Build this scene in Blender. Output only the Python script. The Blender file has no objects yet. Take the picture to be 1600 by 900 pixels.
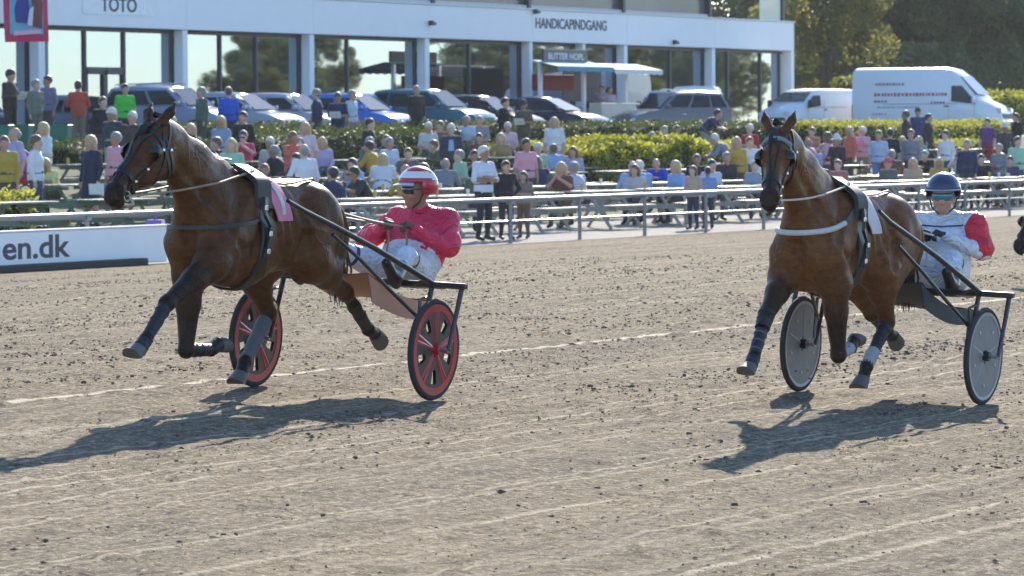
import bpy, bmesh, math, random
import numpy as np
from mathutils import Vector, Matrix
from mathutils.bvhtree import BVHTree

random.seed(7)
RNG = np.random.default_rng(11)
scene = bpy.context.scene
COL = scene.collection

# ------------------------------------------------------------------ camera
# world: +X runs down the track (away to the right), +Y from the infield to the stands, +Z up
F_PX, TH, Y_HOR, ROLL, HC = 6700.0, math.radians(27.6), 206.0, 0.006, 1.80
_p = math.atan((450 - Y_HOR) / F_PX)
FWD = Vector((math.cos(TH) * math.cos(_p), math.sin(TH) * math.cos(_p), -math.sin(_p)))
_r = Vector((math.sin(TH), -math.cos(TH), 0))
_u = _r.cross(FWD)
_a = math.atan(ROLL)
RIGHT = _r * math.cos(_a) - _u * math.sin(_a)
UP = _r * math.sin(_a) + _u * math.cos(_a)
EYE = Vector((0, 0, HC))
cam_data = bpy.data.cameras.new('camera')
cam = bpy.data.objects.new('camera', cam_data)
COL.objects.link(cam)
m = Matrix((RIGHT, UP, -FWD)).transposed().to_4x4()
m.translation = EYE
cam.matrix_world = m
cam_data.sensor_width = 36.0
cam_data.lens = F_PX / 1600.0 * 36.0
cam_data.clip_start = 0.5
cam_data.clip_end = 3000.0
cam_data.dof.use_dof = True
cam_data.dof.focus_distance = 28.4
cam_data.dof.aperture_fstop = 9.0
scene.camera = cam

# ------------------------------------------------------------------ sky, sun, exposure
SUN_AZ, SUN_EL = math.radians(19.0), math.radians(26.5)      # azimuth from +X towards +Y
world = bpy.data.worlds.new('World')
scene.world = world
world.use_nodes = True
nt = world.node_tree
bg = nt.nodes['Background']
sky = nt.nodes.new('ShaderNodeTexSky')
sky.sky_type = 'NISHITA'
sky.sun_disc = False
sky.sun_elevation = SUN_EL
sky.sun_rotation = math.pi / 2 - SUN_AZ
sky.air_density = 0.9
sky.dust_density = 0.25
sky.ozone_density = 4.0
nt.links.new(sky.outputs[0], bg.inputs[0])
bg.inputs[1].default_value = 0.15
sun_data = bpy.data.lights.new('sun', 'SUN')
sun_data.energy = 4.3
sun_data.angle = math.radians(0.53)
sun_data.color = (1.0, 0.91, 0.77)
sun = bpy.data.objects.new('sun', sun_data)
COL.objects.link(sun)
sdir = Vector((math.cos(SUN_AZ) * math.cos(SUN_EL), math.sin(SUN_AZ) * math.cos(SUN_EL), math.sin(SUN_EL)))
sun.rotation_euler = sdir.to_track_quat('Z', 'Y').to_euler()
sun.location = (60, 40, 60)
scene.view_settings.view_transform = 'Standard'
scene.view_settings.look = 'None'
scene.view_settings.gamma = 1.0
scene.view_settings.exposure = 1.14


def at(x, y, Y):
    """point on the vertical plane Y seen at photo position x, y (1600 wide)"""
    d = FWD + RIGHT * ((x - 800) / F_PX) - UP * ((y - 450) / F_PX)
    return EYE + d * (Y / d.y)


# ------------------------------------------------------------------ ground profile
def hermite(t, a, b, ma, mb, L):
    return ((2*t**3 - 3*t**2 + 1) * a + (t**3 - 2*t**2 + t) * ma * L + (-2*t**3 + 3*t**2) * b + (t**3 - t**2) * mb * L)


def track_z(Y):
    Y = np.asarray(Y, float)
    t = np.clip((Y - 16) / 19.0, 0, 1)
    z = np.where(Y <= 16, 0.045 * (np.maximum(Y, -8) - 14.2), hermite(t, 0.081, -0.17, 0.045, -0.01, 19.0))
    return z


KY = [35, 42, 47, 52, 58, 60.5, 80, 400]
KZ = [-.17, -.1, .2, .8, 1.35, 1.5, 1.65, 6.0]


def ground_z(Y):
    Y = float(Y)
    return float(track_z(Y)) if Y < 35 else float(np.interp(Y, KY, KZ))


# ------------------------------------------------------------------ materials
MATS = {}


def nd(nt, t, **kw):
    n = nt.nodes.new(t)
    for k, v in kw.items():
        if k in n.inputs:
            n.inputs[k].default_value = v
        else:
            setattr(n, k, v)
    return n


def M(name, col, rough=.6, var=.15, scale=6.0, bump=0.0, metal=0.0, coat=0.0, sheen=0.0, spec=.5, bscale=None, dist=.01):
    """plain procedural material: noise-varied base colour and fine relief"""
    if name in MATS:
        return MATS[name]
    m = bpy.data.materials.new(name)
    m.use_nodes = True
    nt = m.node_tree
    p = nt.nodes['Principled BSDF']
    tc = nd(nt, 'ShaderNodeTexCoord')
    no = nd(nt, 'ShaderNodeTexNoise', Scale=scale, Detail=4.0, Roughness=.6)
    nt.links.new(tc.outputs['Object'], no.inputs['Vector'])
    mx = nd(nt, 'ShaderNodeMix', data_type='RGBA')
    c = tuple(col)
    mx.inputs[6].default_value = tuple(max(0, v * (1 - var)) for v in c) + (1,)
    mx.inputs[7].default_value = tuple(min(1, v * (1 + var)) for v in c) + (1,)
    nt.links.new(no.outputs['Fac'], mx.inputs[0])
    nt.links.new(mx.outputs[2], p.inputs['Base Color'])
    p.inputs['Roughness'].default_value = rough
    p.inputs['Metallic'].default_value = metal
    p.inputs['Specular IOR Level'].default_value = spec
    if coat:
        p.inputs['Coat Weight'].default_value = coat
        p.inputs['Coat Roughness'].default_value = .05
    if sheen:
        p.inputs['Sheen Weight'].default_value = sheen
        p.inputs['Sheen Roughness'].default_value = .4
    if bump:
        nb = nd(nt, 'ShaderNodeTexNoise', Scale=bscale or scale * 4, Detail=3.0)
        nt.links.new(tc.outputs['Object'], nb.inputs['Vector'])
        b = nd(nt, 'ShaderNodeBump', Strength=bump, Distance=dist)
        nt.links.new(nb.outputs['Fac'], b.inputs['Height'])
        nt.links.new(b.outputs[0], p.inputs['Normal'])
    MATS[name] = m
    return m


def srgb(r, g, b):
    f = lambda v: (v / 255 / 12.92) if v / 255 <= .04045 else ((v / 255 + .055) / 1.055) ** 2.4
    return (f(r), f(g), f(b))


def cloth(r, g, b, k=.8):
    """cloth dyed this colour (sRGB of the cloth in even light)"""
    c = srgb(r, g, b)
    return M('cloth_%d_%d_%d' % (r, g, b), tuple(min(.8, v * k) for v in c), .85, .12, 9, .35, sheen=.15, bscale=22, dist=.012)


# ------------------------------------------------------------------ objects
def link(o, parent=None):
    COL.objects.link(o)
    if parent is not None:
        o.parent = parent
    return o


def tag(o, label=None, cat=None, group=None, kind=None):
    if label: o['label'] = label
    if cat: o['category'] = cat
    if group: o['group'] = group
    if kind: o['kind'] = kind
    return o


def thing(name, label, cat, loc=(0, 0, 0), rz=0.0, group=None):
    o = bpy.data.objects.new(name, None)
    o.empty_display_size = .2
    link(o)
    o.location = loc
    o.rotation_euler = (0, 0, rz)
    return tag(o, label, cat, group)


class MB:
    """collects shapes for one mesh"""
    def __init__(s):
        s.v, s.f, s.mi = [], [], []

    def add(s, V, F, mi=0):
        n = len(s.v)
        s.v += [tuple(p) for p in V]
        s.f += [tuple(i + n for i in f) for f in F]
        s.mi += [mi] * len(F)
        return s

    def box(s, c, d, rot=None, mi=0, bev=0.0):
        x, y, z = (v / 2 for v in d)
        if bev:
            b = min(bev, x * .9, y * .9, z * .9)
            V = []
            for sx in (-1, 1):
                for sy in (-1, 1):
                    for sz in (-1, 1):
                        V += [(sx * x, sy * (y - b), sz * (z - b)), (sx * (x - b), sy * y, sz * (z - b)), (sx * (x - b), sy * (y - b), sz * z)]
            bm = bmesh.new()
            vs = [bm.verts.new(p) for p in V]
            r = bmesh.ops.convex_hull(bm, input=vs)
            bm.verts.index_update()
            V = [v.co.copy() for v in bm.verts]
            F = [tuple(v.index for v in f.verts) for f in bm.faces]
            bm.free()
        else:
            V = [Vector((sx * x, sy * y, sz * z)) for sx in (-1, 1) for sy in (-1, 1) for sz in (-1, 1)]
            F = [(0, 1, 3, 2), (4, 6, 7, 5), (0, 4, 5, 1), (2, 3, 7, 6), (0, 2, 6, 4), (1, 5, 7, 3)]
        c = Vector(c)
        V = [((rot @ p) if rot is not None else Vector(p)) + c for p in V]
        return s.add(V, F, mi)

    def tube(s, pts, r, n=8, mi=0, cap=True, flat=1.0, ref=None, closed=False):
        P = [Vector(p) for p in pts]
        R = [r] * len(P) if not hasattr(r, '__len__') else list(r)
        V, F = [], []
        ref = Vector(ref) if ref is not None else None
        prev = None
        k = len(P)
        for i, p in enumerate(P):
            if closed:
                t = (P[(i + 1) % k] - P[i - 1])
            else:
                t = (P[min(i + 1, k - 1)] - P[max(i - 1, 0)])
            t = t.normalized() if t.length > 1e-9 else Vector((0, 0, 1))
            if ref is not None:
                a = ref - t * ref.dot(t)
            elif prev is None:
                q = Vector((0, 0, 1)) if abs(t.z) < .9 else Vector((1, 0, 0))
                a = q - t * q.dot(t)
            else:
                a = prev - t * prev.dot(t)
            a = a.normalized() if a.length > 1e-6 else t.orthogonal().normalized()
            prev = a
            b = t.cross(a)
            for j in range(n):
                w = 2 * math.pi * j / n
                V.append(p + (a * math.cos(w) * flat + b * math.sin(w)) * R[i])
        m_ = k if closed else k - 1
        for i in range(m_):
            i2 = (i + 1) % k
            for j in range(n):
                j2 = (j + 1) % n
                F.append((i * n + j, i * n + j2, i2 * n + j2, i2 * n + j))
        if cap and not closed:
            F.append(tuple(range(n - 1, -1, -1)))
            F.append(tuple((k - 1) * n + j for j in range(n)))
        return s.add(V, F, mi)

    def loft(s, rings, mi=0, cap=True, closed=True):
        n = len(rings[0])
        V = [p for r in rings for p in r]
        F = []
        for i in range(len(rings) - 1):
            for j in range(n if closed else n - 1):
                j2 = (j + 1) % n
                F.append((i * n + j, i * n + j2, (i + 1) * n + j2, (i + 1) * n + j))
        if cap:
            F.append(tuple(range(n - 1, -1, -1)))
            F.append(tuple((len(rings) - 1) * n + j for j in range(n)))
        return s.add(V, F, mi)

    def prism(s, poly, n, th, mi=0):
        """polygon (3D points, planar) given thickness th along n"""
        n = Vector(n).normalized()
        A = [Vector(p) for p in poly]
        B = [p + n * th for p in A]
        k = len(A)
        F = [tuple(range(k - 1, -1, -1)), tuple(range(k, 2 * k))]
        F += [(i, (i + 1) % k, k + (i + 1) % k, k + i) for i in range(k)]
        return s.add(A + B, F, mi)

    def ribbon(s, pts, nrm, w, t, mi=0, closed=False):
        """strap of width w and thickness t lying on a surface with normals nrm"""
        P = [Vector(p) for p in pts]
        N = [Vector(q).normalized() for q in nrm]
        k = len(P)
        V, F = [], []
        for i in range(k):
            d = (P[(i + 1) % k] - P[i - 1]) if closed else (P[min(i + 1, k - 1)] - P[max(i - 1, 0)])
            b = d.normalized().cross(N[i]).normalized() * (w / 2)
            V += [P[i] - b, P[i] - b * .9 + N[i] * t, P[i] + b * .9 + N[i] * t, P[i] + b]
        for i in range(k if closed else k - 1):
            i2 = (i + 1) % k
            for j in range(4):
                j2 = (j + 1) % 4
                F.append((i * 4 + j, i * 4 + j2, i2 * 4 + j2, i2 * 4 + j))
        return s.add(V, F, mi)

    def mesh(s, name, mats, smooth=False, auto=None):
        me = bpy.data.meshes.new(name)
        me.from_pydata(s.v, [], s.f)
        mats = mats if isinstance(mats, (list, tuple)) else [mats]
        for q in mats:
            me.materials.append(q)
        if max(s.mi or [0]) > 0:
            me.polygons.foreach_set('material_index', s.mi)
        bm = bmesh.new()
        bm.from_mesh(me)
        bmesh.ops.recalc_face_normals(bm, faces=bm.faces)
        bm.to_mesh(me)
        bm.free()
        if smooth:
            me.polygons.foreach_set('use_smooth', [True] * len(me.polygons))
            me.set_sharp_from_angle(angle=math.radians(auto or 40))
        me.update()
        return me

    def build(s, name, mats, parent=None, smooth=False, auto=None):
        return link(bpy.data.objects.new(name, s.mesh(name, mats, smooth, auto)), parent)


def np_mesh(name, V, F, mats, smooth=False, mi=None):
    """mesh from numpy arrays, F of shape (n, 3 or 4)"""
    me = bpy.data.meshes.new(name)
    k = F.shape[1]
    me.vertices.add(len(V))
    me.vertices.foreach_set('co', np.ascontiguousarray(V, dtype=np.float32).ravel())
    me.loops.add(F.size)
    me.loops.foreach_set('vertex_index', np.ascontiguousarray(F, dtype=np.int32).ravel())
    me.polygons.add(len(F))
    me.polygons.foreach_set('loop_start', np.arange(0, F.size, k, dtype=np.int32))
    me.polygons.foreach_set('loop_total', np.full(len(F), k, dtype=np.int32))
    mats = mats if isinstance(mats, (list, tuple)) else [mats]
    for q in mats:
        me.materials.append(q)
    if mi is not None:
        me.polygons.foreach_set('material_index', np.ascontiguousarray(mi, dtype=np.int32))
    if smooth:
        me.polygons.foreach_set('use_smooth', np.ones(len(F), dtype=bool))
    me.update(calc_edges=True)
    return me


def text_mesh(name, body, size, mat, parent, M4, depth=.01, sx=1.0):
    cu = bpy.data.curves.new(name, 'FONT')
    cu.body = body
    cu.size = size
    cu.extrude = depth / 2
    cu.offset = size * .018
    cu.align_x = 'CENTER'
    cu.align_y = 'CENTER'
    o = bpy.data.objects.new(name + '_tmp', cu)
    COL.objects.link(o)
    dg = bpy.context.evaluated_depsgraph_get()
    me = bpy.data.meshes.new_from_object(o.evaluated_get(dg))
    bpy.data.objects.remove(o)
    me.materials.clear()
    me.materials.append(mat)
    me.transform(M4 @ Matrix.Diagonal((sx, 1, 1, 1)))
    me.name = name
    return link(bpy.data.objects.new(name, me), parent)


# ------------------------------------------------------------------ organic bodies: distance field + surface nets
class Sdf:
    def __init__(s, lo, hi, h):
        s.lo = np.array(lo, float)
        s.h = h
        s.n = np.ceil((np.array(hi) - s.lo) / h).astype(int) + 1
        s.D = np.full(s.n, .5, np.float32)
        s.T = np.zeros(s.n, np.int8)
        s.B = np.zeros(s.n, np.float32)

    def _grid(s, mn, mx):
        a = np.maximum(np.floor((mn - s.lo) / s.h).astype(int), 0)
        b = np.minimum(np.ceil((mx - s.lo) / s.h).astype(int) + 1, s.n)
        if np.any(b <= a):
            return None, None
        ax = [(s.lo[i] + s.h * np.arange(a[i], b[i])).astype(np.float32) for i in range(3)]
        sl = tuple(slice(a[i], b[i]) for i in range(3))
        return sl, np.meshgrid(*ax, indexing='ij')

    def _cone(s, g, a, b, ra, rb, sc, fr):
        """tapered capsule; sc scales the section along the frame's y axis"""
        x, y, z = g
        if fr is not None:
            Rm, t = fr
            dx, dy, dz = x - t[0], y - t[1], z - t[2]
            x = dx * Rm[0][0] + dy * Rm[1][0] + dz * Rm[2][0]
            y = dx * Rm[0][1] + dy * Rm[1][1] + dz * Rm[2][1]
            z = dx * Rm[0][2] + dy * Rm[1][2] + dz * Rm[2][2]
        if sc != 1:
            cy = (a[1] + b[1]) / 2
            y = (y - cy) / sc + cy
            a = (a[0], (a[1] - cy) / sc + cy, a[2])
            b = (b[0], (b[1] - cy) / sc + cy, b[2])
        ba = np.array(b, float) - np.array(a, float)
        L = float(ba @ ba)
        px, py, pz = x - a[0], y - a[1], z - a[2]
        t = np.clip((px * ba[0] + py * ba[1] + pz * ba[2]) / L, 0, 1) if L > 1e-9 else np.float32(0)
        d = np.sqrt((px - t * ba[0])**2 + (py - t * ba[1])**2 + (pz - t * ba[2])**2) - (ra + (rb - ra) * t)
        return d * min(1.0, sc) if sc < 1 else d

    def _bounds(s, a, b, r, sc, fr):
        P = np.array([a, b], float)
        if fr is not None:
            Rm, t = fr
            P = P @ np.array(Rm).T + np.array(t)
        e = r * max(1, sc)
        return P.min(0) - e, P.max(0) + e

    def add(s, a, b=None, ra=.1, rb=None, k=.03, tag=0, sc=1.0, fr=None, dark=0.0):
        b = a if b is None else b
        rb = ra if rb is None else rb
        mn, mx = s._bounds(a, b, max(ra, rb) + k + 2 * s.h, sc, fr)
        sl, g = s._grid(mn, mx)
        if sl is None:
            return
        d = s._cone(g, a, b, ra, rb, sc, fr)
        o = s.D[sl]
        hh = np.maximum(k - np.abs(o - d), 0) / max(k, 1e-6)
        w = np.where(d < o, 1 - .5 * hh, .5 * hh)
        s.T[sl] = np.where(d < o, tag, s.T[sl])
        s.B[sl] = s.B[sl] * (1 - w) + dark * w
        s.D[sl] = np.minimum(o, d) - hh * hh * k * .25

    def sub(s, a, b=None, ra=.02, rb=None, k=.01, fr=None, sc=1.0, tag=None):
        b = a if b is None else b
        rb = ra if rb is None else rb
        mn, mx = s._bounds(a, b, max(ra, rb) + k + 2 * s.h, sc, fr)
        sl, g = s._grid(mn, mx)
        if sl is None:
            return
        d = -s._cone(g, a, b, ra, rb, sc, fr)
        o = s.D[sl]
        hh = np.maximum(k - np.abs(o - d), 0) / max(k, 1e-6)
        s.D[sl] = np.maximum(o, d) + hh * hh * k * .25
        if tag is not None:
            s.T[sl] = np.where(d > o - k, tag, s.T[sl])

    def cut(s, n, off, k=0.0):
        """remove everything with n.p > off"""
        ax = [(s.lo[i] + s.h * np.arange(s.n[i])).astype(np.float32) for i in range(3)]
        x, y, z = np.meshgrid(*ax, indexing='ij')
        s.D = np.maximum(s.D, x * n[0] + y * n[1] + z * n[2] - off)

    def mesh(s, name, mats, by_tag=True):
        D = s.D
        ins = D < 0
        n = s.n
        c = np.zeros(n - 1, np.int8)
        offs = [(i, j, k) for i in (0, 1) for j in (0, 1) for k in (0, 1)]
        for i, j, k in offs:
            c += ins[i:n[0] - 1 + i, j:n[1] - 1 + j, k:n[2] - 1 + k]
        act = (c > 0) & (c < 8)
        ids = np.argwhere(act)
        lut = np.full(n - 1, -1, np.int64)
        lut[act] = np.arange(len(ids))
        P = np.zeros((len(ids), 3))
        W = np.zeros(len(ids))
        for o in offs:
            for ax in range(3):
                if o[ax] == 0:
                    q = list(o); q[ax] = 1
                    v1 = D[ids[:, 0] + o[0], ids[:, 1] + o[1], ids[:, 2] + o[2]]
                    v2 = D[ids[:, 0] + q[0], ids[:, 1] + q[1], ids[:, 2] + q[2]]
                    x = (v1 < 0) != (v2 < 0)
                    t = v1[x] / (v1[x] - v2[x])
                    pp = np.tile(np.array(o, float), (x.sum(), 1))
                    pp[:, ax] += t
                    P[x] += pp
                    W[x] += 1
        V = s.lo + s.h * (ids + P / W[:, None])
        Fs = []
        for ax in range(3):
            b_, c_ = (ax + 1) % 3, (ax + 2) % 3
            sl1 = [slice(None)] * 3; sl2 = [slice(None)] * 3
            sl1[ax] = slice(0, -1); sl2[ax] = slice(1, None)
            a1, a2 = ins[tuple(sl1)], ins[tuple(sl2)]
            e = np.argwhere(a1 != a2)
            e = e[(e[:, b_] > 0) & (e[:, c_] > 0) & (e[:, b_] < n[b_] - 1) & (e[:, c_] < n[c_] - 1)]
            flip = ~ins[e[:, 0], e[:, 1], e[:, 2]]
            def L(db, dc):
                q = e.copy(); q[:, b_] -= db; q[:, c_] -= dc
                return lut[q[:, 0], q[:, 1], q[:, 2]]
            f = np.stack([L(1, 1), L(0, 1), L(0, 0), L(1, 0)], 1)
            f[flip] = f[flip][:, ::-1]
            Fs.append(f)
        F = np.concatenate(Fs)
        F = F[(F >= 0).all(1)]
        gi = np.clip(np.rint((V - s.lo) / s.h).astype(int), 0, n - 1)
        mi = None
        if by_tag:
            tv = s.T[gi[:, 0], gi[:, 1], gi[:, 2]]
            mi = np.sort(tv[F], 1)[:, 1]
        me = np_mesh(name, V, F, mats, True, mi)
        at_ = me.attributes.new('dark', 'FLOAT', 'POINT')
        at_.data.foreach_set('value', np.ascontiguousarray(s.B[gi[:, 0], gi[:, 1], gi[:, 2]], dtype=np.float32))
        return me, V, F

# ================================================================== GROUND
def value_noise(X, Y, sx, sy, seed, octaves=3):
    r = np.random.default_rng(seed)
    tab = r.random((256, 256))
    out = np.zeros(np.broadcast(X, Y).shape)
    amp, tot = 1.0, 0.0
    for o in range(octaves):
        u, v = X / sx * 2**o, Y / sy * 2**o
        i, j = np.floor(u).astype(int), np.floor(v).astype(int)
        fu, fv = u - i, v - j
        fu, fv = fu * fu * (3 - 2 * fu), fv * fv * (3 - 2 * fv)
        g = lambda a, b: tab[a % 256, b % 256]
        out += amp * ((g(i, j) * (1 - fu) + g(i + 1, j) * fu) * (1 - fv) + (g(i, j + 1) * (1 - fu) + g(i + 1, j + 1) * fu) * fv)
        tot += amp
        amp *= .5
    return out / tot - .5


def sand_material():
    m = bpy.data.materials.new('track_sand')
    m.use_nodes = True
    nt = m.node_tree
    L = nt.links.new
    p = nt.nodes['Principled BSDF']
    p.inputs['Roughness'].default_value = .95
    p.inputs['Specular IOR Level'].default_value = .15
    geo = nd(nt, 'ShaderNodeNewGeometry')
    sep = nd(nt, 'ShaderNodeSeparateXYZ')
    L(geo.outputs['Position'], sep.inputs[0])

    def noise(sx, sy, scale, detail=4.0, rough=.6):
        mp = nd(nt, 'ShaderNodeMapping')
        mp.inputs['Scale'].default_value = (sx, sy, 1)
        L(geo.outputs['Position'], mp.inputs['Vector'])
        n = nd(nt, 'ShaderNodeTexNoise', Scale=scale, Detail=detail, Roughness=rough)
        L(mp.outputs[0], n.inputs['Vector'])
        return n.outputs['Fac']

    def ramp(f, a, b, va=0.0, vb=1.0):
        r = nd(nt, 'ShaderNodeMapRange')
        r.inputs['From Min'].default_value = a
        r.inputs['From Max'].default_value = b
        r.inputs['To Min'].default_value = va
        r.inputs['To Max'].default_value = vb
        L(f, r.inputs['Value'])
        return r.outputs[0]

    def math_(op, a, b):
        n = nd(nt, 'ShaderNodeMath', operation=op)
        for i, q in enumerate((a, b)):
            if isinstance(q, (int, float)):
                n.inputs[i].default_value = q
            else:
                L(q, n.inputs[i])
        return n.outputs[0]

    def mix(f, a, b):
        n = nd(nt, 'ShaderNodeMix', data_type='RGBA')
        if isinstance(f, float): n.inputs[0].default_value = f
        else: L(f, n.inputs[0])
        for i, q in ((6, a), (7, b)):
            if isinstance(q, tuple): n.inputs[i].default_value = q + (1,)
            else: L(q, n.inputs[i])
        return n.outputs[2]

    base = mix(ramp(noise(.10, .5, 1.0), .35, .65), (.278, .216, .129), (.196, .152, .092))
    # churned, damper bands along the track
    band = ramp(noise(.04, .75, 1.0, 2.0), .46, .64)
    churn = ramp(noise(1, 1, 5.0, 5.0, .7), .42, .6)
    base = mix(math_('MULTIPLY', math_('MULTIPLY', band, churn), .75), base, (.105, .088, .068))
    # grain
    g1 = noise(1, 1, 24.0, 3.0, .75)
    base = mix(ramp(g1, .54, .61, 0, .85), base, (.085, .066, .050))
    base = mix(ramp(g1, .46, .38, 0, .85), base, (.50, .42, .31))
    g2 = noise(1, 1, 4.0, 6.0, .8)
    clus = ramp(noise(.16, .8, 1.0, 2.0), .40, .62, .35, 1)
    base = mix(math_('MULTIPLY', ramp(g2, .53, .62, 0, .92), clus), base, (.095, .075, .057))
    base = mix(ramp(g2, .42, .30, 0, .45), base, (.40, .33, .24))
    base = mix(ramp(noise(.7, 15.0, 1.0, 2.0, .6), .54, .68, 0, .40), base, (.105, .084, .062))
    base = mix(ramp(noise(.5, 11.0, 1.0, 2.0, .6), .46, .32, 0, .35), base, (.44, .37, .27))
    # pale pressed wheel lines
    wob = math_('MULTIPLY', math_('SUBTRACT', noise(.10, 0, 1.0, 1.0), .5), .12)
    yy = math_('ADD', sep.outputs[1], wob)
    line_total = None
    for (yl, w, s, sc_) in ((15.74, .05, 1.0, .30), (17.95, .03, .55, .5), (12.72, .03, .6, .45), (12.35, .025, .55, .6), (11.8, .022, .5, .5), (12.95, .02, .5, .7), (18.45, .03, .5, .6),
                       (10.95, .02, .5, .6), (10.2, .03, .45, .5), (14.35, .02, .4, .8), (9.35, .03, .4, .5), (8.5, .04, .5, .4), (8.1, .05, .45, .5), (19.6, .04, .4, .5), (21.4, .05, .4, .4), (24.0, .06, .35, .4)):
        d = math_('ABSOLUTE', math_('SUBTRACT', yy, yl), 0.0)
        ln = ramp(d, w, w * .35)
        brk = ramp(noise(sc_, .0, 1.0, 3.0), .40, .52)
        if yl == 15.74:
            brk = ramp(noise(sc_, .0, 1.0, 3.0), .28, .40, .5, 1)
        ln = math_('MULTIPLY', math_('MULTIPLY', ln, brk), s)
        line_total = ln if line_total is None else math_('MAXIMUM', line_total, ln)
    streak = ramp(noise(.03, 9.0, 1.0, 1.5, .6), .60, .72, 0, .36)
    dstreak = ramp(noise(.04, 5.0, 1.0, 1.5, .6), .56, .70, 0, .55)
    base = mix(math_('MULTIPLY', dstreak, ramp(noise(1, 1, 11.0, 4.0, .7), .38, .55)), base, (.105, .084, .064))
    line_total = math_('MAXIMUM', line_total, streak)
    line_total = math_('MULTIPLY', line_total, ramp(noise(1, 1, 14.0, 3.0), .30, .5, .35, 1))
    base = mix(line_total, base, (.74, .63, .46))
    L(base, p.inputs['Base Color'])
    hb = math_('ADD', math_('MULTIPLY', noise(1, 1, 30.0, 4.0, .75), 1.0), math_('MULTIPLY', noise(1, 1, 8.0, 3.0), 1.2))
    b = nd(nt, 'ShaderNodeBump', Strength=1.0, Distance=.05)
    L(hb, b.inputs['Height'])
    L(b.outputs[0], p.inputs['Normal'])
    return m


SAND = sand_material()
xs = np.concatenate([np.arange(-400, -40, 40), np.arange(-40, 12, 4), np.arange(12, 40, .06), np.arange(40, 80, .25), np.arange(80, 200, 4), np.arange(200, 801, 50)])
ys = np.concatenate([np.arange(-20, 6, 2), np.arange(6, 19, .06), np.arange(19, 35, .2), [35.0]])
GX, GY = np.meshgrid(xs, ys, indexing='ij')
GZ = track_z(GY)
fine = np.clip((GX - 11) / 2, 0, 1) * np.clip((80 - GX) / 10, 0, 1) * np.clip((GY - 5) / 2, 0, 1) * np.clip((34.8 - GY) / 1.5, 0, 1)
relief = .012 * value_noise(GX, GY, 6.0, .30, 1) + .012 * value_noise(GX, GY, .45, .30, 2, 3) + .026 * value_noise(GX, GY, .14, .14, 3, 2)
lump = np.maximum(value_noise(GX, GY, .22, .16, 5, 2) - .2, 0) * .09
GZ = GZ + fine * (relief + lump)
nx, ny = len(xs), len(ys)
idx = np.arange(nx * ny).reshape(nx, ny)
FQ = np.stack([idx[:-1, :-1], idx[1:, :-1], idx[1:, 1:], idx[:-1, 1:]], -1).reshape(-1, 4)
tag(link(bpy.data.objects.new('track', np_mesh('track', np.stack([GX, GY, GZ], -1).reshape(-1, 3), FQ, SAND, True))), kind='structure')

# thrown-up clods of sand
def rock(r, seed):
    rr = np.random.default_rng(seed)
    v = rr.normal(size=(9, 3)); v /= np.linalg.norm(v, axis=1)[:, None]
    v *= rr.uniform(.7, 1.1, (9, 1)) * np.array([1.3, 1.0, .55])
    bm = bmesh.new()
    vs = [bm.verts.new(p) for p in v]
    bmesh.ops.convex_hull(bm, input=vs)
    bmesh.ops.triangulate(bm, faces=bm.faces)
    bm.verts.index_update()
    V = np.array([q.co for q in bm.verts]); Fa = np.array([[q.index for q in f.verts] for f in bm.faces])
    bm.free()
    return V, Fa
rocks = [rock(1, i) for i in range(8)]
def scatter(name, x, y, z, r, mat, label, tall=1.0):
    n = len(x)
    Vs, Fs, off = [], [], 0
    for k in range(8):
        sel = np.arange(k, n, 8)
        V, Fa = rocks[k]
        a = RNG.uniform(0, 6.28, len(sel))
        c, s_ = np.cos(a)[:, None], np.sin(a)[:, None]
        W = np.stack([V[None, :, 0] * c - V[None, :, 1] * s_, V[None, :, 0] * s_ + V[None, :, 1] * c, np.repeat(V[None, :, 2] * tall, len(sel), 0)], 2) * r[sel][:, None, None]
        W += np.stack([x[sel], y[sel], z[sel]], 1)[:, None, :]
        Vs.append(W.reshape(-1, 3))
        Fs.append((Fa[None] + (np.arange(len(sel)) * len(V))[:, None, None]).reshape(-1, 3) + off)
        off += W.shape[0] * W.shape[1]
    tag(link(bpy.data.objects.new(name, np_mesh(name, np.concatenate(Vs), np.concatenate(Fs), mat))), label, 'clods', kind='stuff')


# damp clods in patches and in rows along the wheel lines, plus a few in the air behind the hooves
x1, y1 = RNG.uniform(14, 46, 15000), RNG.uniform(7, 24, 15000)
keep = value_noise(x1, y1, 2.5, .7, 9, 2) > RNG.uniform(-.02, .30, 15000)
x2, y2 = RNG.uniform(15, 44, 9000), RNG.choice([8.9, 9.3, 11.2, 13.3, 13.6, 16.4, 17.3, 18.0], 9000) + RNG.normal(size=9000) * .12
keep2 = value_noise(x2, y2, 1.6, 3.0, 19, 2) > .06
cx = np.concatenate([x1[keep], x2[keep2]]); cy = np.concatenate([y1[keep], y2[keep2]])
cr_ = RNG.choice([.006, .010, .015, .022], len(cx), p=[.38, .36, .22, .04]) * RNG.uniform(.7, 1.3, len(cx))
cz = track_z(cy) + .012 + cr_ * .2
fx = np.concatenate([26.9 + RNG.normal(size=30) * .22, 26.3 + RNG.normal(size=30) * .22])
fy = np.concatenate([11.55 + RNG.normal(size=30) * .12, 13.9 + RNG.normal(size=30) * .12])
fz = np.concatenate([.11 + np.abs(RNG.normal(size=30)) * .10, np.abs(RNG.normal(size=30)) * .10])
CLOD = M('damp_clod', (.10, .08, .064), .95, .35, 30)
scatter('sand_clods', np.concatenate([cx, fx]), np.concatenate([cy, fy]), np.concatenate([cz, fz]), np.concatenate([cr_, RNG.uniform(.006, .018, 60)]), CLOD, 'dark damp clods of sand strewn over the track')
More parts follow.
